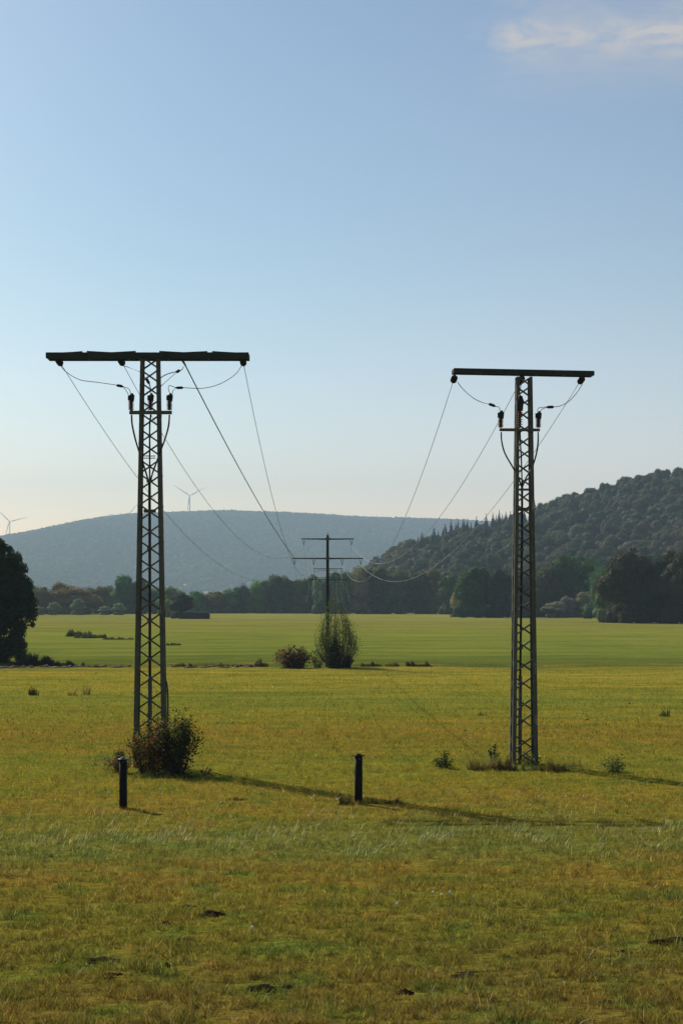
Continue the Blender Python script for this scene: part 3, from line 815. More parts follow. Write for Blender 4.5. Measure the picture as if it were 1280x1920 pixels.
hill_mesh('far_hill', np.arange(-3900, 3400, 60.0), np.arange(2920, 5770, 55.0), hill_b, M_HILL, 'long wooded ridge fading blue in the haze')
xs, ys = np.meshgrid(np.arange(-1300, 1060, 13.0), np.arange(3180, 5360, 13.0)); xs = xs.ravel() + RNG.uniform(-5, 5, xs.size); ys = ys.ravel() + RNG.uniform(-5, 5, ys.size)
open_ = (np.array([noise.noise((float(a) * 0.006, float(b) * 0.004, 1.0)) for a, b in zip(xs, ys)]) > 0.30) & (ys < 3800)
keep = ~open_ & (xs / ys > -0.24) & (xs / ys < 0.19) & (RNG.random(len(ys)) < 0.92); xs, ys = xs[keep], ys[keep]; zs = hill_b(xs, ys)
nT = len(xs); V, Fc = ICO0, ICO0F
sc = RNG.uniform(5, 9.5, (nT, 1, 1)); J = 1 + 0.16 * RNG.normal(size=(nT, len(V), 1))
co = V[None] * sc * J * np.array([1, 1, 0.95]) + np.stack([xs, ys, zs + 3.0], 1)[:, None]
fa = Fc[None] + (np.arange(nT) * len(V))[:, None, None]
ct = np.array([(0.035, 0.045, 0.02), (0.05, 0.056, 0.026), (0.065, 0.062, 0.03)])[RNG.integers(0, 3, nT)] * RNG.uniform(0.75, 1.25, (nT, 1)) * np.array([1.1 + 0.9 * noise.noise((float(a) * 0.005, float(b) * 0.0022, 2.0)) for a, b in zip(xs, ys)])[:, None]
fo = np_mesh('far_forest', co.reshape(-1, 3), fa.reshape(-1, 3), M_FAR, np.repeat(ct, len(V), 0)); tag(fo, 'distant unbroken forest covering the hazy ridge', 'forest', kind='stuff')
print('far crowns', nT)


# ------------------------------------------------------------------ wind turbines
def turbine(px, py, d, blade, rots, label, yaw=0.0):
    blade *= d / F; hub = P(px, py, d); gz = float(hill_b(hub.x, d)) - 0.5
    r = empty('wind_turbine', (hub.x, d, gz)); tag(r, label, 'wind turbine', 'wind turbines behind the far ridge')
    H = hub.z - gz; b = Vector((hub.x, d, gz))
    n = 10; mb = MB(); mb.tube([b + Vector((0, 0, H * i / n)) for i in range(n + 1)], [2.1 - 1.1 * i / n for i in range(n + 1)], 16); mb.build('tower', M_WHITE, r, True)
    mb = MB(); mb.bar((hub.x, d - 3.5, hub.z), (hub.x, d + 6, hub.z), 3.2, 3.4, a1=2.6, b1=2.4); mb.build('nacelle', M_WHITE, r)
    mb = MB(); mb.lathe((hub.x, d - 3.4, hub.z), (0, -1, 0), [(0, 1.5), (0.8, 1.6), (1.8, 1.2), (2.5, 0.4), (2.6, 0.0)], 14); mb.build('hub', M_WHITE, r, True)
    for a in rots:   # tip directions in the picture, degrees from up, clockwise
        a = math.radians(a); dr = Vector((math.sin(a), 0, math.cos(a))); sd = Vector((math.cos(a), 0, -math.sin(a))); c = Vector((hub.x, d - 4.6, hub.z))
        vs = []; fs = []; prof = [(0.0, 0.9, 0.9), (0.06, 1.1, 0.8), (0.18, 2.3, 0.45), (0.5, 1.5, 0.28), (0.85, 0.85, 0.15), (1.0, 0.25, 0.06)]
        for t_, wd, th in prof:
            p = c + dr * blade * t_
            for u_, v_ in ((-0.35, 0), (0, -0.5), (0.65, 0), (0, 0.5)): vs.append(p + sd * wd * u_ * 1.3 + Vector((0, 1, 0)) * th * v_ * 2)
        for i in range(len(prof) - 1):
            for k in range(4): fs.append((i * 4 + k, i * 4 + (k + 1) % 4, i * 4 + 4 + (k + 1) % 4, i * 4 + 4 + k))
        fs += [(3, 2, 1, 0), tuple(range(len(vs) - 4, len(vs)))]
        mb = MB(); mb.add(vs, fs); mb.build('rotor_blade', M_WHITE, r)
    return r
turbine(356, 929.5, 5500, 35.5, (-57, 62, 188), 'white wind turbine standing fully clear above the ridge right of the left pylon')
turbine(19, 978, 5500, 35.5, (-46, 76, 196), 'white wind turbine above the ridge at the left edge of the picture')
turbine(236, 971, 5500, 34, (-78, 41, 160), 'white wind turbine mostly hidden behind the ridge, only blade tips showing beside the left pylon')

# ------------------------------------------------------------------ far buildings
def house(px, py, d, wd, dp, h, roof, wallm, roofm, label, rz, base_z, cat='house', grp=None, name='house'):
    x = (px - 640) / F * d; r = empty(name, (x, d, base_z), rz); tag(r, label, cat, grp)
    M = world_of(r)
    def W(x_, y_, z_): return M @ Vector((x_, y_, z_))
    mb = MB(); a, b = wd / 2, dp / 2
    mb.add([W(-a, -b, -1), W(a, -b, -1), W(a, b, -1), W(-a, b, -1), W(-a, -b, h), W(a, -b, h), W(a, b, h), W(-a, b, h), W(-a, 0, h + roof * 0.96), W(a, 0, h + roof * 0.96)],
           [(0, 1, 5, 4), (2, 3, 7, 6), (1, 2, 6, 9, 5), (3, 0, 4, 8, 7)]); mb.build('wall', wallm, r)
    mb = MB(); e = 0.4; a2, b2 = a + e, b + e; k = roof * e / b
    for s in (-1, 1):
        mb.add([W(-a2, s * b2, h - k), W(a2, s * b2, h - k), W(a2, 0, h + roof), W(-a2, 0, h + roof), W(-a2, s * b2, h - k + 0.2), W(a2, s * b2, h - k + 0.2), W(a2, 0, h + roof + 0.2), W(-a2, 0, h + roof + 0.2)],
               [(0, 1, 2, 3), (7, 6, 5, 4), (0, 4, 5, 1), (1, 5, 6, 2), (2, 6, 7, 3), (3, 7, 4, 0)])
    mb.build('roof', roofm, r)
    nw = max(2, int(wd / 3.5))
    for i in range(nw):
        cx = -a + wd * (i + 0.5) / nw; m2 = MB()
        m2.add([W(cx - 0.5, -b - 0.03, h * 0.45), W(cx + 0.5, -b - 0.03, h * 0.45), W(cx + 0.5, -b - 0.03, h * 0.45 + 1.2), W(cx - 0.5, -b - 0.03, h * 0.45 + 1.2),
                W(cx - 0.5, -b + 0.05, h * 0.45), W(cx + 0.5, -b + 0.05, h * 0.45), W(cx + 0.5, -b + 0.05, h * 0.45 + 1.2), W(cx - 0.5, -b + 0.05, h * 0.45 + 1.2)],
               [(0, 1, 2, 3), (0, 4, 5, 1), (1, 5, 6, 2), (2, 6, 7, 3), (3, 7, 4, 0)]); m2.build('window', M_GLASS, r)
    return r
house(405, 1103, 640, 13, 6, 5.8, 1.3, M_WALLP, M_ROOFP, 'long low building with pale roof showing above the left tree line', 0.08, 0, 'farm building', name='farm_building')
house(147, 1107, 640, 6, 5, 6.2, 2.2, M_WALLP, M_ROOFP, 'small pale roofed building glinting between the left trees', 0.3, 0)
for i, (px, wd) in enumerate([(352, 17), (366, 19), (383, 14), (431, 15), (470, 14)]):
    d = 3350 + 45 * (i % 3); x = (px - 640) / F * d
    house(px, 0, d, wd, 6, 5, 2.5, M_WALLP, M_ROOF if i % 2 else M_ROOFP, 'tiny pale house at the foot of the hazy ridge', random.uniform(-0.5, 0.5), float(hill_b(x, d)) + 6.0 * 0, 'house', 'houses of the hamlet below the hazy ridge')

# ------------------------------------------------------------------ lattice pylons
def leg_mb(M, H, w0, w1, f0, f1, sx, sy, dpr, th=0.012, zb=-0.25):
    """L section leg at the corner (sx, sy); M places it in the world"""
    mb = MB(); rows = []
    for z, w_, f_ in ((zb, w0, f0), (H, w1, f1)):
        c = w_ / 2
        pts = [(0, 0), (f_, 0), (f_, th), (th, th), (th, f_), (0, f_)]
        rows.append([M @ Vector((sx * (c - a), sy * (c * dpr - b), z)) for a, b in pts])
    vs = rows[0] + rows[1]; n = 6
    fs = [(i, (i + 1) % n, n + (i + 1) % n, n + i) for i in range(n)] + [tuple(range(n - 1, -1, -1)), tuple(range(n, 2 * n))]
    if sx * sy < 0: fs = [tuple(reversed(f)) for f in fs]
    return mb.add(vs, fs)


def insulator(p0, dr, length=0.34, r=0.082, parent=None, label=None):
    p0 = Vector(p0); dr = Vector(dr).normalized()
    mb = MB(); prof = [(0, 0.012), (0.05, 0.012)]
    n = 5; t = 0.05; st = (length - 0.1) / n
    for i in range(n):
        prof += [(t, 0.03), (t + st * 0.2, r * 0.92), (t + st * 0.45, r), (t + st * 0.7, 0.035), (t + st * 0.98, 0.03)]; t += st
    prof += [(t, 0.02), (length, 0.014)]
    mb.lathe(p0, dr, prof, 14); return mb.build('insulator', M_PORC, parent, True)


def termination(p, top, parent):
    """cable termination: ribbed insulator with red sheath and black hood"""
    p = Vector(p); h = top - p.z
    mb = MB(); prof = [(0, 0.030)]; n = 7; zt = h * 0.52
    for i in range(n):
        a = zt * (i + 0.3) / n; prof += [(a, 0.03), (a + 0.006, 0.072), (a + 0.014, 0.072), (a + 0.03, 0.03)]
    prof += [(zt, 0.03)]
    mb.lathe(p, (0, 0, 1), prof, 12); tm = mb.build('cable_termination', M_RED, parent, True)
    mb = MB(); mb.lathe(p + Vector((0.012, 0, zt)), (0.08, 0, 1), [(0, 0.035), (0.01, 0.062), (h * 0.36, 0.066), (h * 0.38, 0.045), (h * 0.48, 0.02)], 12)
    mb.box(p + Vector((-0.075, -0.04, zt + 0.02)), p + Vector((-0.012, 0.04, zt + h * 0.34)))
    mb.build('hood', M_BLACK, tm, False)
    return tm


def pylon(base, rz, H, w0, w1, f0, f1, centers, label, dpr):
    r = empty('power_pylon', base, rz); tag(r, label, 'power pylon', 'lattice pylons of the power line')
    M = world_of(r)
    for sx in (-1, 1):
        for sy in (-1, 1): leg_mb(M, H, w0, w1, f0, f1, sx, sy, dpr).build('leg', M_STEEL, r)
    def W(z): return w0 + (w1 - w0) * (z + 0.25) / (H + 0.25)
    def Fl(z): return f0 + (f1 - f0) * (z + 0.25) / (H + 0.25)
    for i, z in enumerate(centers):
        w_ = W(z); fl = Fl(z); rise = 0.70 * (w_ - 2 * fl)
        for face in range(4):
            flip = (i + (1 if face in (1, 3) else 0)) % 2
            side = w_ if face in (0, 2) else w_ * dpr; other = w_ * dpr if face in (0, 2) else w_
            hw = side / 2 - fl * 0.6; zz = rise / 2 * hw / ((side - 2 * fl) / 2) if face in (0, 2) else rise * 0.55
            sgn = 1 if flip else -1
            off = other / 2 + 0.004 if i % 2 == 0 else other / 2 - 0.017
            A = (-hw, z - zz * sgn); B = (hw, z + zz * sgn)
            R = Matrix.Rotation(face * math.pi / 2, 4, 'Z')
            p0 = M @ R @ Vector((A[0], -off, A[1])); p1 = M @ R @ Vector((B[0], -off, B[1]))
            nrm = (M.to_3x3() @ R.to_3x3() @ Vector((0, -1, 0)))
            mb = MB(); mb.bar(p0, p1, 0.040, 0.007, up=nrm)
            # turned flange of the angle bar
            dr = (p1 - p0).normalized(); sd = dr.cross(nrm).normalized()
            if sd.z < 0: sd = -sd
            mb.bar(p0 + sd * 0.0175 - nrm * 0.016, p1 + sd * 0.0175 - nrm * 0.016, 0.005, 0.024, up=nrm)
            mb.build('brace', M_STEEL, r)
    return r, M


def world_arm(p0, p1, hgt, dep, parent, gap=0.05, name='crossarm', mat=None):
    """two back to back channels"""
    p0 = Vector(p0); p1 = Vector(p1); d = (p1 - p0).normalized(); n = Vector((-d.y, d.x, 0))
    mb = MB()
    for s in (-1, 1):
        o = n * s * dep / 2
        mb.bar(p0 + o, p1 + o, 0.010, hgt, up=(0, 0, 1))
        for zz in (-1, 1): mb.bar(p0 + o - n * s * 0.03 + Vector((0, 0, zz * (hgt / 2 - 0.005))), p1 + o - n * s * 0.03 + Vector((0, 0, zz * (hgt / 2 - 0.005))), 0.05, 0.010)
    for t in (0.004, 0.2, 0.4, 0.6, 0.8, 0.996):
        c = p0.lerp(p1, t); mb.bar(c - n * (dep / 2 - 0.006), c + n * (dep / 2 - 0.006), 0.05, hgt * 0.82)
    return mb.build(name, mat or M_ARM, parent)


# ---- left pylon
LD = 45.33
ROWS_L = [678, 703, 728, 761, 786, 816, 840, 874, 901, 933, 959, 997, 1027, 1063, 1094, 1132, 1163, 1202, 1234, 1274, 1313, 1350, 1392]
LW0, LW1 = 0.84, 0.485
lbase = Vector(((279 - 640) / F * LD, LD + LW0 / 2, 0)); lbase.z = ground_z(lbase.x, lbase.y)
def z_l(row): return EYE + (HOR - row) / F * (LD + 0.12) - lbase.z
HL = z_l(671)
pl, ML = pylon(lbase, 0.0, HL, LW0, LW1, 0.108, 0.088, [z_l(r) for r in ROWS_L],
               'left lattice steel pylon with wide patched crossarm, a leafy bush around its feet', 0.6)
DA = lbase.y - LW1 / 2                        # distance of the front face at the top
za = P(0, 666, DA - 0.05).z
aL = P(87, 666, DA).x; aR = P(466, 666, DA).x
ya = lbase.y
world_arm((aL * ya / DA * DA / ya, ya, za), (aR, ya, za), 0.145, LW1 + 0.10, pl)
def wplate(x0, x1, h0, h1, hm, y, par):
    """bow tie shaped plate bolted on the face of the crossarm"""
    xs_ = [x0, (x0 + x1) / 2, x1]; hs = [h0, hm, h1]; vs = []
    for yy in (y - 0.012, y):
        for x_, h_ in zip(xs_, hs): vs += [(x_, yy, za - h_ / 2), (x_, yy, za + h_ / 2)]
    fs = [(0, 2, 3, 1), (2, 4, 5, 3), (6, 7, 9, 8), (8, 9, 11, 10), (0, 1, 7, 6), (4, 10, 11, 5), (1, 3, 9, 7), (3, 5, 11, 9), (0, 6, 8, 2), (2, 8, 10, 4)]
    m = MB(); m.add(vs, fs); return m.build('splice_plate', M_ARM, par)
yf = ya - (LW1 + 0.10) / 2 - 0.0065
for (a, b, h0, h1, hm) in ((118, 155, 0.142, 0.205, 0.165), (163, 255, 0.215, 0.215, 0.150), (299, 389, 0.215, 0.205, 0.150), (398, 440, 0.205, 0.142, 0.17)):
    wplate(P(a, 0, yf).x, P(b, 0, yf).x, h0, h1, hm, yf, pl)
# small crossbar with three terminations
yb = lbase.y - LW1 / 2 - 0.10
zb_ = P(0, 773.5, yb).z
mb = MB(); mb.bar((P(243, 0, yb).x, yb, zb_), (P(322.5, 0, yb).x, yb, zb_), 0.09, 0.085); mb.bar((P(245, 0, yb).x, yb, zb_ + 0.02), (P(245.3, 0, yb).x + 0.05, yb, zb_ + 0.02), 0.12, 0.13); mb.build('termination_bar', M_STEEL, pl)
def sleeve(px0, py0, px1, py1, y, parent, r=0.035):
    a, b = P(px0, py0, y), P(px1, py1, y); mb = MB(); d = (b - a); L = d.length
    mb.lathe(a, d, [(0, 0.012), (L * 0.12, r * 0.8), (L * 0.15, r), (L * 0.8, r), (L * 0.85, r * 0.6), (L, 0.012)], 10); return mb.build('sleeve', M_BLACK, parent, True)
def pts(seq, parent, r, name='jumper_wire', mat=None, n=6):
    q = spline([P(a, b, c) for a, b, c in seq], 7); m = MB(); m.tube(q, r, 6); return m.build(name, mat or M_CABLE, parent, True)
for px in (246, 318): termination(P(px, 769, yb) + Vector((0, 0, 0)), P(0, 737, yb).z, pl)
termination(P(282.5, 769, yb + 0.02), P(0, 737, yb).z, pl)
# jumpers
yB = lbase.y + 0.45
j = pts([(113, 684, yB + 0.3), (124, 697, yB + 0.2), (150, 712, yB), (185, 717, yb + 0.5), (219, 722, yb + 0.1)], pl, 0.009)
sleeve(218, 722, 232, 725, yb, j)
pts([(231, 725, yb), (240, 728, yb), (244, 733, yb), (245, 740, yb)], j, 0.008, 'tail')
pts([(231, 726, yb), (237, 732, yb), (241, 740, yb)], j, 0.008, 'tail')
j = pts([(453, 686, yB + 0.3), (440, 703, yB + 0.2), (412, 720, yB), (380, 728, yb + 0.5), (344, 727, yb + 0.1)], pl, 0.009)
sleeve(344, 727, 329, 727, yb, j)
pts([(330, 727, yb), (318, 723, yb), (316, 729, yb), (319, 738, yb)], j, 0.008, 'tail')
pts([(330, 728, yb), (325, 732, yb), (323, 740, yb)], j, 0.008, 'tail')
j = pts([(230, 685, yB + 0.3), (245, 690, yB + 0.1), (262, 697, lbase.y), (274, 710, lbase.y - 0.15)], pl, 0.009)
sleeve(274, 709, 281, 721, lbase.y - 0.15, j, 0.036)
pts([(281, 721, lbase.y - 0.15), (283, 728, yb), (284, 738, yb)], j, 0.008, 'tail')
pts([(280, 721, lbase.y - 0.15), (281, 730, yb), (282, 738, yb)], j, 0.008, 'tail')
j = pts([(344, 688, yB + 0.1), (341, 693, yB), (334, 696, yB - 0.1), (318, 700, yB - 0.3), (305, 706, lbase.y), (296, 714, lbase.y - 0.1)], pl, 0.013)
sleeve(330, 698, 338, 694, yB - 0.1, j, 0.04)
pts([(331, 698, yB - 0.1), (313, 714, lbase.y + 0.1), (297, 729, lbase.y - 0.1)], j, 0.008, 'tail')
# cables running down into the mast, strapped together inside it
yc = lbase.y - 0.02
pts([(247, 778, yb), (248, 795, yb), (252, 815, yb + 0.02), (257, 834, yb + 0.1), (264, 856, yc), (272, 880, yc), (279, 903, yc)], pl, 0.022, 'cable')
pts([(318, 778, yb), (316, 800, yb), (309, 825, yb + 0.02), (301, 846, yb + 0.1), (294, 866, yc), (287, 885, yc), (282, 903, yc)], pl, 0.022, 'cable')
pts([(283, 778, yb), (281, 800, yc), (281, 850, yc), (281, 903, yc)], pl, 0.022, 'cable')
m = MB(); m.tube([P(280.5, 903, yc), P(281, 1000, yc), P(281.2, 1160, yc), P(281.3, 1270, yc)], 0.036, 10); cb = m.build('cable_bundle', M_CABLE, pl, True)
m = MB(); m.tube([P(281.3, 1268, yc), P(281, 1446, yc)], 0.055, 12); m.build('conduit', M_STEEL, pl, True)
for row, hw, hh in ((902, 0.075, 0.07), (958, 0.15, 0.075), (1028, 0.06, 0.06), (1096, 0.06, 0.06), (1163, 0.06, 0.05), (1236, 0.055, 0.05), (1338, 0.06, 0.05)):
    c = P(281, row, yc - 0.04); m = MB(); m.box(c - Vector((hw, 0.06, hh / 2)), c + Vector((hw, 0.075, hh / 2))); m.build('cable_clamp', M_STEEL, pl)
for row in (855, 859):
    c = P(279, row, lbase.y - 0.2); m = MB(); m.bar(c - Vector((0.17, 0, 0)), c + Vector((0.17, 0, 0)), 0.03, 0.022); m.build('crosspiece', M_STEEL, pl)
xr = lbase.x + LW0 / 2
m = MB(); m.tube(spline([(P(306, 1150, LD + 0.5)), P(307.5, 1200, LD + 0.5), P(309, 1262, LD + 0.5), P(313.5, 1285, LD + 0.5), P(315, 1310, LD + 0.5), P(315, 1350, LD + 0.5), P(313, 1446, LD + 0.5)], 6), 0.02, 8); m.build('earth_cable', M_CABLE, pl, True)

# ---- right pylon
RD = 45.6
ROTR = math.radians(4.0)
RW0, RW1 = 0.665, 0.40
rbase = Vector(((982.5 - 640) / F * RD * 1.004, RD + 0.36, 0)); rbase.z = ground_z(rbase.x, rbase.y)
def z_r(row): return EYE + (HOR - row) / F * (RD + 0.1) - rbase.z
HR = z_r(705)
ROWS_R = [714, 731, 754, 775, 804, 826, 851, 876, 903, 930, 957, 988, 1016, 1046, 1075, 1109, 1140, 1178, 1213, 1247, 1284, 1320, 1354, 1392, 1420]
pr, MR = pylon(rbase, ROTR, HR, RW0, RW1, 0.098, 0.082, [z_r(r) for r in ROWS_R], 'right lattice steel pylon with plain straight crossarm, turned slightly so its left side shows', 0.7)
ax_ = Vector((math.cos(ROTR), math.sin(ROTR), 0)); top = rbase + Vector((0, 0, P(0, 699, rbase.y).z - rbase.z))
world_arm(top - ax_ * 1.80 + Vector((0, 0, 0.02)), top + ax_ * 1.76 - Vector((0, 0, 0.02)), 0.118, RW1 + 0.02, pr)
fr = Vector((math.sin(ROTR), -math.cos(ROTR), 0))
yb2 = rbase.y - RW1 / 2 - 0.08
c = Vector((P(973.5, 0, yb2).x, yb2, P(0, 806, yb2).z))
mb = MB(); mb.bar(c - ax_ * 0.51, c + ax_ * 0.51, 0.075, 0.07); mb.build('termination_bar', M_STEEL, pr)
for px, dd in ((938, -0.09), (974, 0), (1008.5, 0.09)): termination(P(px, 802, yb2 + dd), P(0, 770 if px != 974 else 742, yb2).z, pr)
yR = rbase.y + 0.35
j = pts([(857, 716, yR), (866, 728, yR), (885, 745, yR - 0.2), (902, 754, yb2 + 0.3), (917, 758, yb2)], pr, 0.009)
sleeve(915, 757, 929, 762, yb2 - 0.05, j, 0.036)
pts([(928, 762, yb2 - 0.06), (935, 764, yb2 - 0.08), (937, 772, yb2 - 0.09)], j, 0.008, 'tail')
j = pts([(1091, 720, yR + 0.3), (1080, 737, yR + 0.3), (1066, 752, yR), (1050, 761, yb2 + 0.3), (1036, 763, yb2)], pr, 0.009)
sleeve(1038, 763, 1023, 763.5, yb2, j, 0.036)
pts([(1024, 763, yb2), (1014, 764, yb2 + 0.05), (1008, 766, yb2 + 0.08), (1007, 772, yb2 + 0.09)], j, 0.008, 'tail')
pts([(1024, 764, yb2), (1016, 767, yb2 + 0.05), (1012, 772, yb2 + 0.09)], j, 0.008, 'tail')
j = pts([(982, 712, yR), (977, 720, rbase.y), (974, 732, yb2 + 0.1), (974, 744, yb2)], pr, 0.009)
sleeve(974, 740, 974, 756, yb2 + 0.01, j, 0.04)
yc2 = rbase.y
pts([(939, 810, yb2 - 0.08), (940, 828, yb2 - 0.06), (946, 850, yb2), (960, 875, yc2 - 0.1), (970, 893, yc2), (977, 912, yc2)], pr, 0.02, 'cable')
pts([(1008, 810, yb2 + 0.08), (1008, 828, yb2 + 0.08), (1005, 850, yb2 + 0.1), (997, 876, yc2), (986, 895, yc2), (979, 912, yc2)], pr, 0.02, 'cable')
pts([(974, 808, yb2), (975, 830, yc2), (977, 870, yc2), (978, 912, yc2)], pr, 0.02, 'cable')
m = MB(); m.tube([P(978, 910, yc2), P(978, 1000, yc2), P(976, 1160, yc2), P(974.5, 1270, yc2)], 0.03, 10); m.build('cable_bundle', M_CABLE, pr, True)
m = MB(); m.tube([P(974.5, 1266, yc2), P(974, 1446, yc2)], 0.047, 12); m.build('conduit', M_STEEL, pr, True)
for row, hw, hh in ((918, 0.17, 0.05), (955, 0.17, 0.08), (1030, 0.05, 0.06), (1100, 0.05, 0.06), (1215, 0.055, 0.05), (1282, 0.06, 0.05), (1353, 0.06, 0.05)):
    c = P(977 if row < 1200 else 975, row, yc2 - 0.04); m = MB(); m.bar(c - ax_ * hw, c + ax_ * hw, 0.13, hh); m.build('cable_clamp', M_STEEL, pr)

# ------------------------------------------------------------------ poles with two crossarms
def pole(px, base_row, s, topz_add, label, group='poles of the power line', d=None, tilt=0.0):
    """s = size in the picture against the nearest pole"""
    d = 114.2 / s if d is None else d
    x = (px - 640) / F * d; g_ = Vector((x, d, ground_z(x, d)))
    r = empty('power_pole', g_); tag(r, label, 'power pole', group)
    def Z(row): return EYE + (HOR - row) / F * 114.2 + topz_add
    k = 114.2 / F; zt = Z(1003)
    mb = MB(); n = 12; mb.tube([g_ + Vector((0, 0, -0.3 + (zt + 0.3) * i / n)) for i in range(n + 1)], [0.135 - 0.055 * i / n for i in range(n + 1)], 14); mb.build('mast', M_CONC, r, True)
    pts_ = []
    for row, half, ins in ((1010.5, 49, (-44.5, 44.5)), (1047, 67, (-62, -26, 27, 62))):
        z = Z(row)
        for s_ in (-1, 1):
            mb = MB(); tip = g_ + Vector((s_ * half * k, 0, z - g_.z)); root_ = g_ + Vector((s_ * 0.1, 0, z - g_.z - 0.01)); mb.bar(root_, tip, 0.16, 0.085, a1=0.10, b1=0.06); mb.build('crossarm', M_CONC, r)
        mb = MB(); mb.box((x - 0.16, d - 0.16, z - 0.07), (x + 0.16, d + 0.16, z + 0.06)); mb.build('bracket', M_STEEL, r)
        for ip in ins:
            c = g_ + Vector((ip * k, 0, z - g_.z - 0.04)); bot = c - Vector((0, 0, 0.38))
            mb = MB()
            for q in (-1, 1):
                a = c + Vector((q * 0.085, 0, 0)); L = (bot - a).length; prof = [(0, 0.01)]
                for i in range(6): t_ = L * (0.18 + 0.1 * i); prof += [(t_, 0.012), (t_ + 0.008, 0.026), (t_ + 0.02, 0.012)]
                prof += [(L, 0.01)]; mb.lathe(a, bot - a, prof, 8)
            mb.build('insulator', M_PORC, r); pts_.append(bot)
    mb = MB(); mb.tube([g_ + Vector((0, 0, zt - g_.z)), g_ + Vector((0.0, 0, zt - g_.z + 0.18))], [0.03, 0.008], 8); mb.build('finial', M_STEEL, r)
    return r, pts_


p1, A1 = pole(614, 1252, 1.0, 0.0, 'dark pole with two crossarms in the middle of the meadow rising from a tall shrub', None)
p2, A2 = pole(614.8, 1200, 0.56, -0.32, 'second pole of the line, its crossarms seen just below those of the nearest pole')
p3, A3 = pole(613, 1176, 0.38, 1.1, 'third pole of the line, its small crossarms close behind those of the second pole')
p4, A4 = pole(614, 1160, 0.25, 1.1, 'farthest and smallest pole of the line in front of the dark trees')
tag(p1, group='poles of the power line')


# ------------------------------------------------------------------ wires
def wire(p0, p1, sag, r, label, group='conductors of the power line', n=36):
    p0, p1 = Vector(p0), Vector(p1); q = []
    for i in range(n + 1):
        t = i / n; p = p0.lerp(p1, t); p.z -= 4 * sag * t * (1 - t); q.append(p)
    mb = MB(); mb.tube(q, r, 5); o = mb.build('overhead_wire', M_WIRE, None, True)
    return tag(o, label, 'wire', group)


def hang(px, py, y, target, parent):
    """strain insulator under the crossarm, pointing along its wire; returns the wire end"""
    a = P(px, py, y); d = (Vector(target) - a); d.z -= 7.0; d.normalize()
    d = Vector((d.x, d.y, d.z)).normalized()
    insulator(a, d, 0.36, 0.085, parent)
    e = a + d * 0.36; mb = MB(); mb.bar(a - d * 0.03 + Vector((0, -0.04, 0.055)), a + d * 0.04, 0.03, 0.03); mb.bar(e - d * 0.02, e + d * 0.13, 0.035, 0.05); mb.build('shackle', M_ARM, parent)
    return e + d * 0.1
yw = lbase.y + LW1 / 2 + 0.02
e1 = hang(109, 675, yw, A1[2], pl); e2 = hang(226, 675, yw, A1[0], pl); e4 = hang(455, 675, yw, A1[3], pl)
a3 = P(341, 673, yw); t3 = (A1[2] + Vector((0, 0, 0.45)) - a3).normalized(); mb = MB(); mb.bar(a3, a3 + t3 * 1.0, 0.05, 0.06, a1=0.03, b1=0.03); mb.build('strain_clamp', M_ARM, pl)
wire(e1, A1[2], 2.75, 0.008, 'leftmost thin wire from the outer left end of the left pylon crossarm')
wire(e2, A1[0], 2.45, 0.008, 'thin wire from the inner left insulator of the left pylon passing behind its mast')
wire(a3 + t3 * 0.9, A1[2] + Vector((0, 0, 0.45)), 0.35, 0.017, 'thicker dark cable running straight from the left pylon crossarm down to the pole').data.materials[0] = M_CABLE
wire(e4, A1[3], 2.5, 0.008, 'thin wire from the right end of the left pylon crossarm to the pole')
def armpt(t, dz=-0.1): return top + ax_ * t + Vector((-math.sin(ROTR), math.cos(ROTR), 0)) * (RW1 / 2 + 0.02) + Vector((0, 0, dz))
def hang_r(a, target):
    s = F / a.y; return hang(640 + a.x * s, HOR - (a.z - EYE) * s, a.y, target, pr)
f1 = hang_r(armpt(-1.73), A1[4]); f2 = hang_r(armpt(0.0), A1[1]); f3 = hang_r(armpt(1.55), A1[5])
wire(f1, A1[4], 2.7, 0.008, 'wire from the left end of the right pylon crossarm sagging steeply to the pole')
wire(f2, A1[1], 2.6, 0.008, 'wire from the middle insulator of the right pylon crossarm to the pole')
wire(f3, A1[5], 2.7, 0.008, 'wire from the right end of the right pylon crossarm, the longest curve to the pole')
for S, T, sg, lab in ((A1, A2, 2.3, 'thin sagging wire between the nearest and the second pole'), (A2, A3, 2.5, 'thin sagging wire between the second and the third pole')):
    for a, b in zip(S, T): wire(a, b, sg, 0.005, lab, 'wires between the ' + lab.split('between the ')[1].replace(' pole', '') + ' poles', 18)

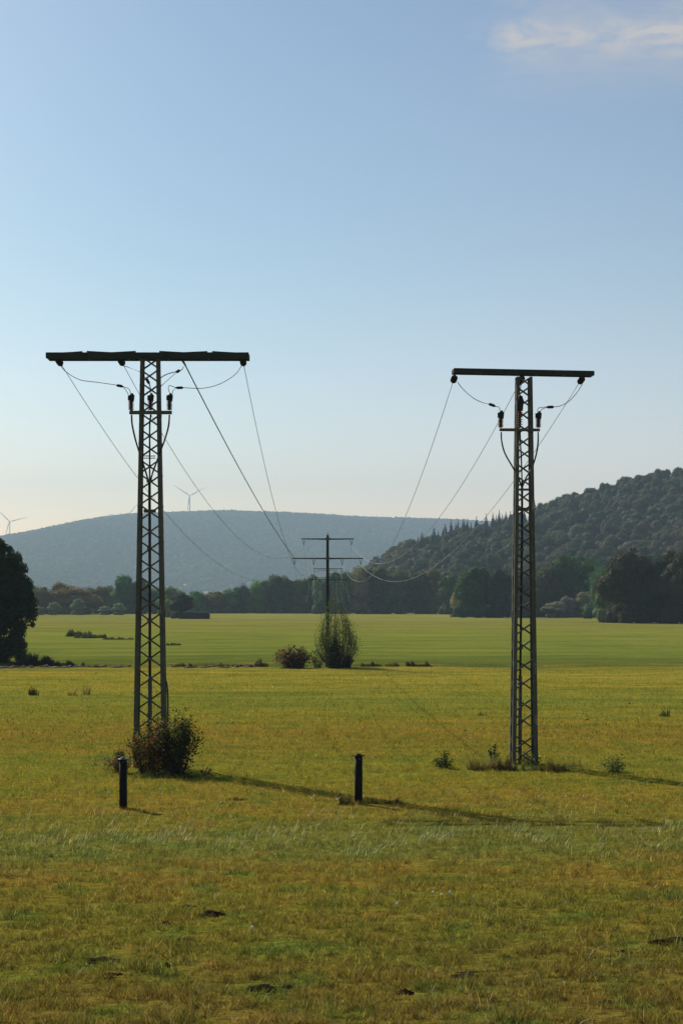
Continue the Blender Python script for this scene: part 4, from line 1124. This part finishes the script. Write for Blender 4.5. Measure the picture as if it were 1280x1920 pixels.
# ------------------------------------------------------------------ black pipe posts
def pipe_post(px, base_row, top_row, label, lean=0.0, capmat=None, bolt=True):
    g_ = ground_pt(px, base_row); d = g_.y; k = d / F; H = (base_row - top_row) * k
    r = empty('pipe_post', g_); tag(r, label, 'post', 'black pipe posts')
    R = 7.3 * k
    ax = Vector((lean, 0, 1)).normalized()
    mb = MB(); mb.lathe(g_ - Vector((0, 0, 0.1)), ax, [(0, R), (H * 0.5, R), (H + 0.1 - 0.045, R * 1.0), (H + 0.1 - 0.045, R * 0.2)], 28); mb.build('pipe', M_POST, r, True)
    t0 = H - 0.045
    mb = MB(); mb.lathe(g_ + ax * t0, ax, [(0, R * 0.9), (0.001, R * 1.38), (0.012, R * 1.40), (0.016, R * 1.0), (0.02, R * 0.2)], 28); mb.build('flange', capmat or M_POST, r, True)
    mb = MB(); mb.lathe(g_ + ax * (t0 + 0.015), ax, [(0, R * 0.62), (0.025, R * 0.62), (0.03, R * 0.55), (0.03, 0.0)], 20); mb.build('cap', capmat or M_POST, r, True)
    for q in (-1, 1):
        c = g_ + ax * (t0 + 0.006) + Vector((q * R * 1.4, 0, 0)); mb = MB(); mb.box(c - Vector((0.016, 0.014, 0.010)), c + Vector((0.016, 0.014, 0.012))); mb.build('lug', capmat or M_POST, r)
    c = g_ + ax * (t0 - 0.055) + Vector((R * 0.2, -R * 1.0, 0)); mb = MB(); mb.box(c - Vector((0.022, 0.004, 0.010)), c + Vector((0.022, 0.010, 0.010))); mb.build('label_plate', M_CAPM, r)
    return r
pipe_post(231.5, 1513, 1417, 'left black pipe post in front of the left pylon bush, with worn pale cap', -0.004, M_CAPM)
pipe_post(672, 1508, 1412, 'black pipe post standing alone between the two lattice pylons', 0.0)


# ------------------------------------------------------------------ shrubs, weeds and grass clumps
def shrub(name, px, base_row, wid, hgt, n_stem, n_leaf, leaf, palette, label, cat='shrub', group=None, spread=1.0, seed=1, bare=0.0, dep=None, droop=0.0, egg=0.0, taper=0.5, twig=0.012, core=0.0, skew=0.0, low=0.0):
    """stems fanning from the foot with leaves along them; palette: list of (colour, weight)"""
    rng = np.random.default_rng(seed); g_ = ground_pt(px, base_row); dep = dep or wid
    r = empty(name, g_); tag(r, label, cat, group)
    tips = []; mb = MB()
    for i in range(n_stem):
        a = rng.random() * 2 * math.pi; rad = rng.random() ** (0.6 if n_stem < 100 else 0.42)
        b0 = Vector((math.cos(a) * wid * 0.5 * rad * 0.35, math.sin(a) * dep * 0.5 * rad * 0.35, 0))
        hh = hgt * (0.5 + 0.5 * rng.random()) * (1 - taper * rad ** 2)
        e = Vector((math.cos(a) * wid * 0.5 * rad * spread + skew * hh, math.sin(a) * dep * 0.5 * rad * spread, hh))
        m_ = b0.lerp(e, 0.5) + Vector((0, 0, hh * 0.18))
        if egg:                                   # stems bulge out and close in again at the top
            m_ = Vector((e.x, e.y, hh * 0.55)); e = Vector((e.x * (1 - egg), e.y * (1 - egg), hh))
        if droop: e.z -= droop * hh * rad
        q = [g_ + v_ for v_ in spline([b0, m_, e], 5)]; tips.append(q)
        mb.tube(q, [twig * (1 - 0.08 * j_) for j_ in range(len(q))], 5)
    mb.build('stems', M_BARK, r, True)
    P_, N_ = [], []
    cols = np.array([c for c, _ in palette]); wts = np.array([w_ for _, w_ in palette], float); wts /= wts.sum()
    sid = rng.integers(0, n_stem, n_leaf); tt = low + (1 - low) * rng.random(n_leaf) ** (1.0 - bare * 0.6)
    off = rng.normal(size=(n_leaf, 3)) * wid * 0.055
    for s_, t_, o_ in zip(sid, tt, off):
        q = tips[s_]; f = t_ * (len(q) - 1); i0 = min(int(f), len(q) - 2); P_.append(q[i0].lerp(q[i0 + 1], f - i0) + Vector(o_))
    P_ = np.array(P_) - np.array(g_); P_[:, 2] = np.maximum(P_[:, 2], 0.01)
    nr = rand_dirs(n_leaf); nr[:, 2] = np.abs(nr[:, 2]) + 0.25; nr /= np.linalg.norm(nr, axis=1, keepdims=True)
    co, fa = leaf_quads(P_, nr, leaf * (0.5 + rng.random(n_leaf)), 0.6)
    # leaves of one stem share their autumn colour
    scol = rng.choice(len(cols), n_stem, p=wts); pick = np.where(rng.random(n_leaf) < 0.6, scol[sid], rng.choice(len(cols), n_leaf, p=wts))
    cc = cols[pick] * (0.6 + 0.8 * rng.random((n_leaf, 1)))
    o = np_mesh('leaves', co, fa, M_SHRUB, np.repeat(cc, 4, 0), r); o.color = (1, 1, 1, 1)
    return r


GRN = (0.05, 0.072, 0.018); LGRN = (0.11, 0.14, 0.03); RED = (0.18, 0.030, 0.018); ORG = (0.30, 0.12, 0.025); YEL = (0.20, 0.14, 0.025); DRK = (0.018, 0.022, 0.010); BRN2 = (0.09, 0.05, 0.022); GREYG = (0.12, 0.14, 0.09)
# bush around the left pylon
shrub('bush', 324, 1452, 1.6, 1.60, 80, 7600, 0.062, [(GRN, 5), (DRK, 4), (LGRN, 2.0), (BRN2, 3), (RED, 1.6), (ORG, 1.2), (YEL, 0.8)], 'large dark leafy bush on the right side of the left pylon foot', seed=3, dep=1.3, taper=0.32, twig=0.008)
shrub('bush', 277, 1450, 1.0, 1.25, 45, 2900, 0.06, [(ORG, 5), (GRN, 2.5), (DRK, 1.5), (BRN2, 2), (RED, 1), (LGRN, 1)], 'orange and green autumn bush growing inside the left pylon feet', seed=4, dep=0.9, taper=0.4, twig=0.007)
shrub('bush', 226, 1448, 0.62, 0.66, 34, 1500, 0.05, [(RED, 4), (BRN2, 3), (GREYG, 2), (ORG, 1), (GRN, 1)], 'small reddish bush left of the left pylon foot behind the black post', seed=5, dep=0.6, twig=0.005)
shrub('bramble', 205, 1446, 0.9, 0.55, 9, 170, 0.05, [(GREYG, 3), (LGRN, 2)], 'thin arching bramble shoots reaching left from the reddish bush', seed=6, dep=0.3, droop=0.5, bare=0.8, twig=0.004, skew=-0.6, low=0.5)
shrub('weed', 387, 1452, 0.3, 0.25, 10, 130, 0.05, [(GREYG, 2), (GRN, 3)], 'small leafy weed at the right edge of the bush by the left pylon', seed=7, twig=0.004)
shrub('weed', 312, 1458, 0.3, 0.28, 10, 120, 0.05, [((0.2, 0.22, 0.16), 2), (GRN, 2)], 'small shiny leaved weed in front of the left pylon right leg', seed=8, twig=0.004)
# around the right pylon
shrub('bush', 831, 1442, 0.62, 0.42, 26, 900, 0.045, [(GRN, 4), (LGRN, 3), (DRK, 2)], 'small dense green bush left of the right pylon', seed=9, twig=0.004)
shrub('weed', 924, 1432, 0.34, 0.52, 12, 380, 0.045, [(GRN, 3), (DRK, 3), (LGRN, 1)], 'upright dark weed beside the left foot of the right pylon', seed=10, twig=0.004)
shrub('bush', 1150, 1449, 0.95, 0.45, 22, 620, 0.045, [(GRN, 3), (LGRN, 3), (GREYG, 1), (BRN2, 1)], 'loose green bush on the meadow right of the right pylon', seed=11, dep=0.5, twig=0.004)
shrub('weed', 990, 1437, 0.75, 0.34, 18, 420, 0.045, [(GRN, 3), (LGRN, 1), (GREYG, 1), (YEL, 1)], 'low leafy weeds between the feet of the right pylon', seed=12, dep=0.6, twig=0.003)


def clump(name, px, base_row, wid, hgt, n, colr, label, seed=1, dep=None, cat='grass tuft', lean=0.5, wb=0.006, group=None):
    """tuft of stalks"""
    rng = np.random.default_rng(seed); g_ = ground_pt(px, base_row); dep = dep or wid * 0.6
    a = rng.random(n) * 2 * np.pi; rr = np.sqrt(rng.random(n)); x = np.cos(a) * rr * wid / 2; y = np.sin(a) * rr * dep / 2
    h = hgt * (0.35 + 0.65 * rng.random(n)) * (1 - 0.45 * rr ** 2) * np.clip(0.8 + 1.0 * np.array([noise.noise((q * 1.2 / max(hgt, 0.2), seed * 3.7, 0.0)) + noise.noise((q * 5 / max(hgt, 0.2), seed * 3.7, 5.0)) for q in x]), 0.25, 1.6); th = rng.random(n) * 2 * np.pi
    l = h * lean * rng.random(n); ph = a + rng.normal(0, 0.8, n)
    zb2 = np.full(n, -0.02)
    base = np.stack([x, y, zb2], 1); sd = np.stack([np.cos(th), np.sin(th), np.zeros(n)], 1) * wb / 2; ln = np.stack([np.cos(ph), np.sin(ph), np.zeros(n)], 1)
    mid = base + ln * (l * 0.3)[:, None]; mid[:, 2] += h * 0.6; tp = base + ln * l[:, None]; tp[:, 2] += h
    co = np.stack([base - sd, base + sd, mid + sd, mid - sd, tp + sd * 0.3, tp - sd * 0.3], 1).reshape(-1, 3); i = np.arange(n)[:, None] * 6
    fa = np.concatenate([i + np.array([[0, 1, 2, 3]]), i + np.array([[3, 2, 4, 5]])], 0)
    cc = np.repeat(np.array([colr]) * (0.5 + rng.random((n, 1))), 6, 0)
    o = np_mesh(name, co, fa, M_SHRUB, cc); o.location = g_; o.color = (1, 1, 1, 1)
    return tag(o, label, cat, group)


STRAWC = (0.22, 0.14, 0.07); DKB = (0.07, 0.045, 0.025)
clump('dry_grass_tuft', 902, 1445, 0.75, 0.50, 900, STRAWC, 'dry brown grass tuft left of the right pylon foot', 21, lean=0.9)
clump('dry_grass_tuft', 940, 1445, 0.8, 0.38, 1200, DKB, 'dark brown weeds pressed against the left foot of the right pylon', 22)
clump('dry_grass_tuft', 985, 1446, 1.1, 0.22, 1300, (0.06, 0.06, 0.028), 'low dark growth in front of the right pylon feet', 28)
clump('dry_grass_tuft', 1038, 1448, 0.72, 0.32, 1300, (0.10, 0.055, 0.03), 'reddish brown grass mound right of the right pylon foot', 23)
clump('dry_grass_tuft', 1075, 1440, 0.5, 0.22, 300, STRAWC, 'thin dry grass between the brown mound and the loose green bush', 24)
clump('dry_grass_tuft', 650, 1509, 0.52, 0.32, 700, (0.06, 0.04, 0.022), 'dark dry stalks left of the lone black post', 25)
clump('dry_grass_tuft', 663, 1507, 0.3, 0.44, 90, STRAWC, 'thin pale upright stalks left of the lone black post', 29, lean=0.2)
clump('dry_grass_tuft', 695, 1507, 0.45, 0.16, 500, (0.05, 0.035, 0.02), 'low dark tuft at the right foot of the lone black post', 26)
clump('dry_grass_tuft', 735, 1507, 0.4, 0.18, 350, DKB, 'small brown tuft a step right of the lone black post', 27)
clump('dry_grass_tuft', 248, 1516, 0.32, 0.10, 300, DKB, 'short brown tuft at the right foot of the left black post', 30)
clump('dry_grass_tuft', 300, 1458, 1.9, 0.20, 2400, (0.045, 0.05, 0.018), 'low dark grass under the bush of the left pylon', 31, dep=0.7)
clump('dry_grass_tuft', 440, 1500, 0.5, 0.12, 350, DKB, 'low brown tuft on the turf right of the left pylon shadow', 32)
clump('weed_stalks', 64, 1305, 0.45, 0.55, 90, DKB, 'small dark weed standing on the meadow at the far left', 33, wb=0.03, cat='weed')
clump('weed_stalks', 137, 1305, 0.5, 0.35, 60, STRAWC, 'faint short dry stalks on the meadow left of the left pylon', 34, wb=0.02, cat='weed')
clump('weed_stalks', 162, 1303, 0.4, 0.6, 50, STRAWC, 'taller thin dry stalks on the meadow left of the left pylon', 35, wb=0.02, cat='weed')
clump('grass_tuft', 1255, 1690, 1.0, 0.20, 420, (0.13, 0.14, 0.05), 'tall green grass tuft at the right edge of the near turf', 36, lean=1.0, wb=0.01)
clump('weed', 1245, 1345, 0.4, 0.45, 70, (0.05, 0.06, 0.025), 'small dark weed on the meadow at the far right', 37, wb=0.02, cat='weed')
clump('grass_tuft', 905, 1342, 0.7, 0.16, 200, (0.2, 0.17, 0.07), 'pale low tuft on the meadow left of the right pylon mid height', 38, wb=0.015)

# shrubs at the middle pole
WD = 114.2
shrub('tall_shrub', 630, 1251.5, 2.9, 4.7, 120, 7000, 0.08, [(GRN, 2), (LGRN, 4), (BRN2, 1), (YEL, 1.5), (OL, 4)], 'tall thin leaved shrub with upright stems around the foot of the middle pole', seed=13, egg=0.5, taper=0.30, twig=0.016, bare=0.0, low=0.15)
shrub('bush', 626, 1253, 1.5, 1.9, 40, 2300, 0.14, [(DRK, 5), (GRN, 2), (BRN2, 1)], 'dark lower bush right at the foot of the middle pole', seed=14, taper=0.6, twig=0.02)
shrub('bush', 553, 1252, 2.55, 1.4, 60, 3600, 0.13, [(DRK, 4), (BRN2, 3), (RED, 2), (GRN, 1.0), (ORG, 0.4)], 'dense dark reddish bush left of the middle pole', seed=15, taper=0.35, twig=0.015)
shrub('bush', 594, 1251, 1.1, 1.25, 20, 420, 0.11, [(GRN, 3), (LGRN, 2), (YEL, 1)], 'small airy green bush between the reddish bush and the middle pole', seed=16, twig=0.012)
shrub('bush', 651, 1252, 0.8, 1.05, 20, 600, 0.12, [(DRK, 3), (GRN, 2), (BRN2, 1)], 'small dark bush right of the middle pole', seed=17, twig=0.012)
for k, (px, wpx, hpx, colr, lab) in enumerate([
    (695, 40, 6, DKB, 'low dark weeds just right of the middle pole bushes'), (735, 26, 6, (0.13, 0.08, 0.045), 'brownish weeds a little right of the middle pole'),
    (787, 52, 8, DKB, 'dark flat topped weeds at the right end of the ditch line'), (490, 26, 11, (0.12, 0.09, 0.05), 'pale brown weeds left of the reddish bush'),
    (410, 60, 4.5, (0.12, 0.09, 0.045), 'dry weeds along the ditch right of the left pylon'), (345, 50, 4, (0.10, 0.07, 0.04), 'brown low weeds by the ditch close right of the left pylon'),
    (104, 44, 22, (0.05, 0.055, 0.024), 'dark green reeds by the ditch beside the left tree'), (140, 56, 17, (0.045, 0.05, 0.022), 'lower dark reeds by the ditch at the right end of the reed bed'), (60, 70, 20, (0.05, 0.05, 0.025), 'low dark growth beneath the left tree crown'),
    (450, 40, 3.5, DKB, 'thin brown weeds along the ditch midway to the reddish bush')]):
    kk = 114 / F
    clump('ditch_weeds', px, 1249.5 if px > 150 else 1247, wpx * kk, hpx * kk * 1.25, int(60 * wpx), colr, lab, 60 + k, dep=1.2, cat='weeds', wb=0.05, lean=0.35)
for k, (px, row, wpx, hpx, lab) in enumerate([(140, 1193, 34, 11, 'taller dark end of the reed strip far across the left meadow'), (170, 1196, 60, 8, 'long low dark reed strip far across the left meadow'),
                                              (222, 1199, 60, 4, 'faint low end of the reed strip reaching the left pylon'), (325, 1209, 30, 4, 'small dark weed patch far right of the left pylon')]):
    kk = dist_of(row) / F
    clump('reed_strip', px, row, wpx * kk, hpx * kk * 1.2, 26 * wpx, (0.07, 0.06, 0.03), lab, 80 + k, dep=2.5, cat='reeds', wb=0.09, lean=0.3)
# turned soil along the ditch edge
def clod(px, row, wd, hg, mat, label, cat, name, grp=None, seed=0, dep=None):
    """heap of crumbled lumps"""
    rng = np.random.default_rng(seed); g_ = ground_pt(px, row); dep = dep or wd * 0.7
    cs, fs, k = [], [], 0
    for i in range(9):
        c = (rng.normal(size=2) * 0.26) if i else np.zeros(2); sz = rng.uniform(0.25, 0.55) if i else 0.75
        off = rng.random(3) * 40; V3, F3 = (ICO2, ICO2F)
        nn = np.array([1 + 0.5 * noise.noise(Vector(p * 1.9) + Vector(off)) + 0.3 * noise.noise(Vector(p * 5) + Vector(off)) for p in V3])[:, None]
        cs.append(V3 * nn * np.array([wd / 2, dep / 2, hg]) * sz + np.array([c[0] * wd, c[1] * dep, -0.005])); fs.append(F3 + k); k += len(V3)
    o = np_mesh(name, np.concatenate(cs), np.concatenate(fs), mat); o.location = g_; return tag(o, label, cat, grp)
k = 0
for px in list(range(-30, 250, 15)) + [330, 352, 366, 383, 402, 425, 441, 470]:
    k += 1; s = 114 / F; row = 1251.3 + random.uniform(-0.8, 0.8)
    clod(px + random.uniform(-4, 4), row, random.uniform(11, 24) * s, random.uniform(3.4, 6.2) * s, M_DRYSOIL, 'brown clump of turned earth along the ditch edge', 'earth clump', 'earth_clump', 'earth clumps along the ditch', 100 + k, dep=0.4)
# dark mole earth on the near turf
for k, (px, row, wd, hg, lab) in enumerate(MOLES):
    clod(px, row, wd * 1.5, hg * 1.6, M_SOIL, lab, 'molehill' if 'mole' in lab else 'earth patch', 'molehill' if 'mole' in lab else 'earth_patch', None, 200 + k)
for k, (px, row) in enumerate([(1100, 1351), (870, 1371), (180, 1262), (270, 1258), (1180, 1320)]):
    clod(px, row, 0.16, 0.06, M_SOIL, 'tiny dark earth spot far out on the middle meadow', 'earth patch', 'earth_patch', 'dark earth spots on the middle meadow', 240 + k)
# pale seed heads
sx = [(470, 1762), (638, 1506), (633, 1510), (590, 1498), (993, 1519), (811, 1684), (829, 1688), (842, 1692), (745, 1716), (1062, 1505), (1012, 1502), (585, 1506), (413, 1512), (204, 1494), (967, 1497), (1094, 1502), (1186, 1498), (1089, 1340), (885, 1365), (880, 1390), (412, 1365), (302, 1488)]
m0 = None
for k, (px, row) in enumerate(sx):
    g_ = ground_pt(px, row)
    if m0 is None:
        m = MB(); m.tube([(0, 0, -0.01), (0.004, 0, 0.06), (0, 0, 0.12)], 0.0025, 5); st = m.build('seed_head_flower', M_BARK); me0 = st.data; bpy.data.objects.remove(st)
        c2, f2_ = ICO2 * 0.021 * (1 + 0.12 * RNG.normal(size=(len(ICO2), 1))), ICO2F; h = np_mesh('head', c2, f2_, M_SEED); me1 = h.data; bpy.data.objects.remove(h); m0 = 1
    o = bpy.data.objects.new('seed_head_flower', me0); COL.objects.link(o); o.location = g_; o.rotation_euler = (random.uniform(-.2, .2), random.uniform(-.2, .2), 0); o.scale = (1, 1, random.uniform(0.6, 1.2))
    tag(o, 'tiny white seed head standing in the meadow turf', 'flower', 'white seed heads in the meadow')
    h = bpy.data.objects.new('head', me1); COL.objects.link(h); h.parent = o; h.location = (0, 0, 0.12)

# ------------------------------------------------------------------ near tree at the left edge
g_ = ground_pt(-2, 1241); HT = 226 / F * g_.y
co, fa, col = crown_arrays('tall', 120, 46000, 0.030, 91, 0.55)
me = mesh_from('crown', co, fa, M_LEAF, col)
t_ = tree('near_tree', g_, 5.0, HT, me, (0.030, 0.042, 0.013), 'big dark leafy tree at the left edge standing by the ditch', trunk=True, rz=0.7, lift=0.04)
shrub('bush', 8, 1243, 1.6, 1.9, 40, 3000, 0.12, [(DRK, 3), (GRN, 2)], 'dark bush under the big left tree at the picture edge', seed=41, twig=0.015)
shrub('bush', 42, 1244, 1.5, 1.1, 30, 1700, 0.11, [(DRK, 3), (GRN, 2)], 'low dark bush at the right foot of the big left tree', seed=42, twig=0.012)
for k, (px, row, hh, ww) in enumerate([(-75, 1239, 7.5, 5.5), (-170, 1240, 8.5, 6)]):
    g2 = ground_pt(px, row); tree('near_tree', g2, ww, hh, me, (0.032, 0.042, 0.014), 'dark tree by the ditch beyond the left edge of the picture', group='trees beyond the left edge', rz=2.0 + k, lift=0.04)

# low covered stack on the far field
g_ = ground_pt(369, 1160.5); k_ = g_.y / F
mb = MB(); W_, D_, H_ = 48 * k_, 2.6, 13.5 * k_; NX, NY = 24, 8; vs = []; fs = []
prof = [(-1, 0), (-1, 0.55), (-0.96, 0.85), (-0.85, 0.97), (0, 1.04), (0.85, 0.97), (0.96, 0.85), (1, 0.55), (1, 0)]
for i in range(NX + 1):
    x = -W_ / 2 + W_ * i / NX; e = min(1, 0.80 + min(i, NX - i) * 0.1); hh = H_ * (1 + 0.07 * noise.noise((x * 0.9, 0, 2))) * e * (1.06 if i < 9 else 0.97)
    for a, b in prof: vs.append(g_ + Vector((x, a * D_ / 2 * (0.93 + 0.07 * e), b * hh - 0.05)))
n = len(prof)
for i in range(NX):
    for j_ in range(n - 1): fs.append((i * n + j_, (i + 1) * n + j_, (i + 1) * n + j_ + 1, i * n + j_ + 1))
fs += [tuple(range(n)), tuple(range(NX * n + n - 1, NX * n - 1, -1))]
mb.add(vs, fs); o = mb.build('hay_stack', M_TARP); tag(o, 'low long stack under dark cover at the field edge beside the small round tree', 'hay stack')

# ------------------------------------------------------------------ haze
mb = MB(); mb.box((-6000, -800, -2.0), (6000, 5900, 385)); hz = mb.build('haze', None); tag(hz, kind='stuff', label='thin pale air over the valley')
hm = bpy.data.materials.new('haze_air'); hm.use_nodes = True; hm.node_tree.nodes.clear()
pv = hm.node_tree.nodes.new('ShaderNodeVolumePrincipled'); mo = hm.node_tree.nodes.new('ShaderNodeOutputMaterial')
pv.inputs['Density'].default_value = HAZE_DENSITY; pv.inputs['Density Attribute'].default_value = ''
pv.inputs['Color'].default_value = (0.59, 0.78, 1.0, 1); pv.inputs['Anisotropy'].default_value = 0.0
hm.node_tree.links.new(pv.outputs[0], mo.inputs['Volume']); hz.data.materials.append(hm)
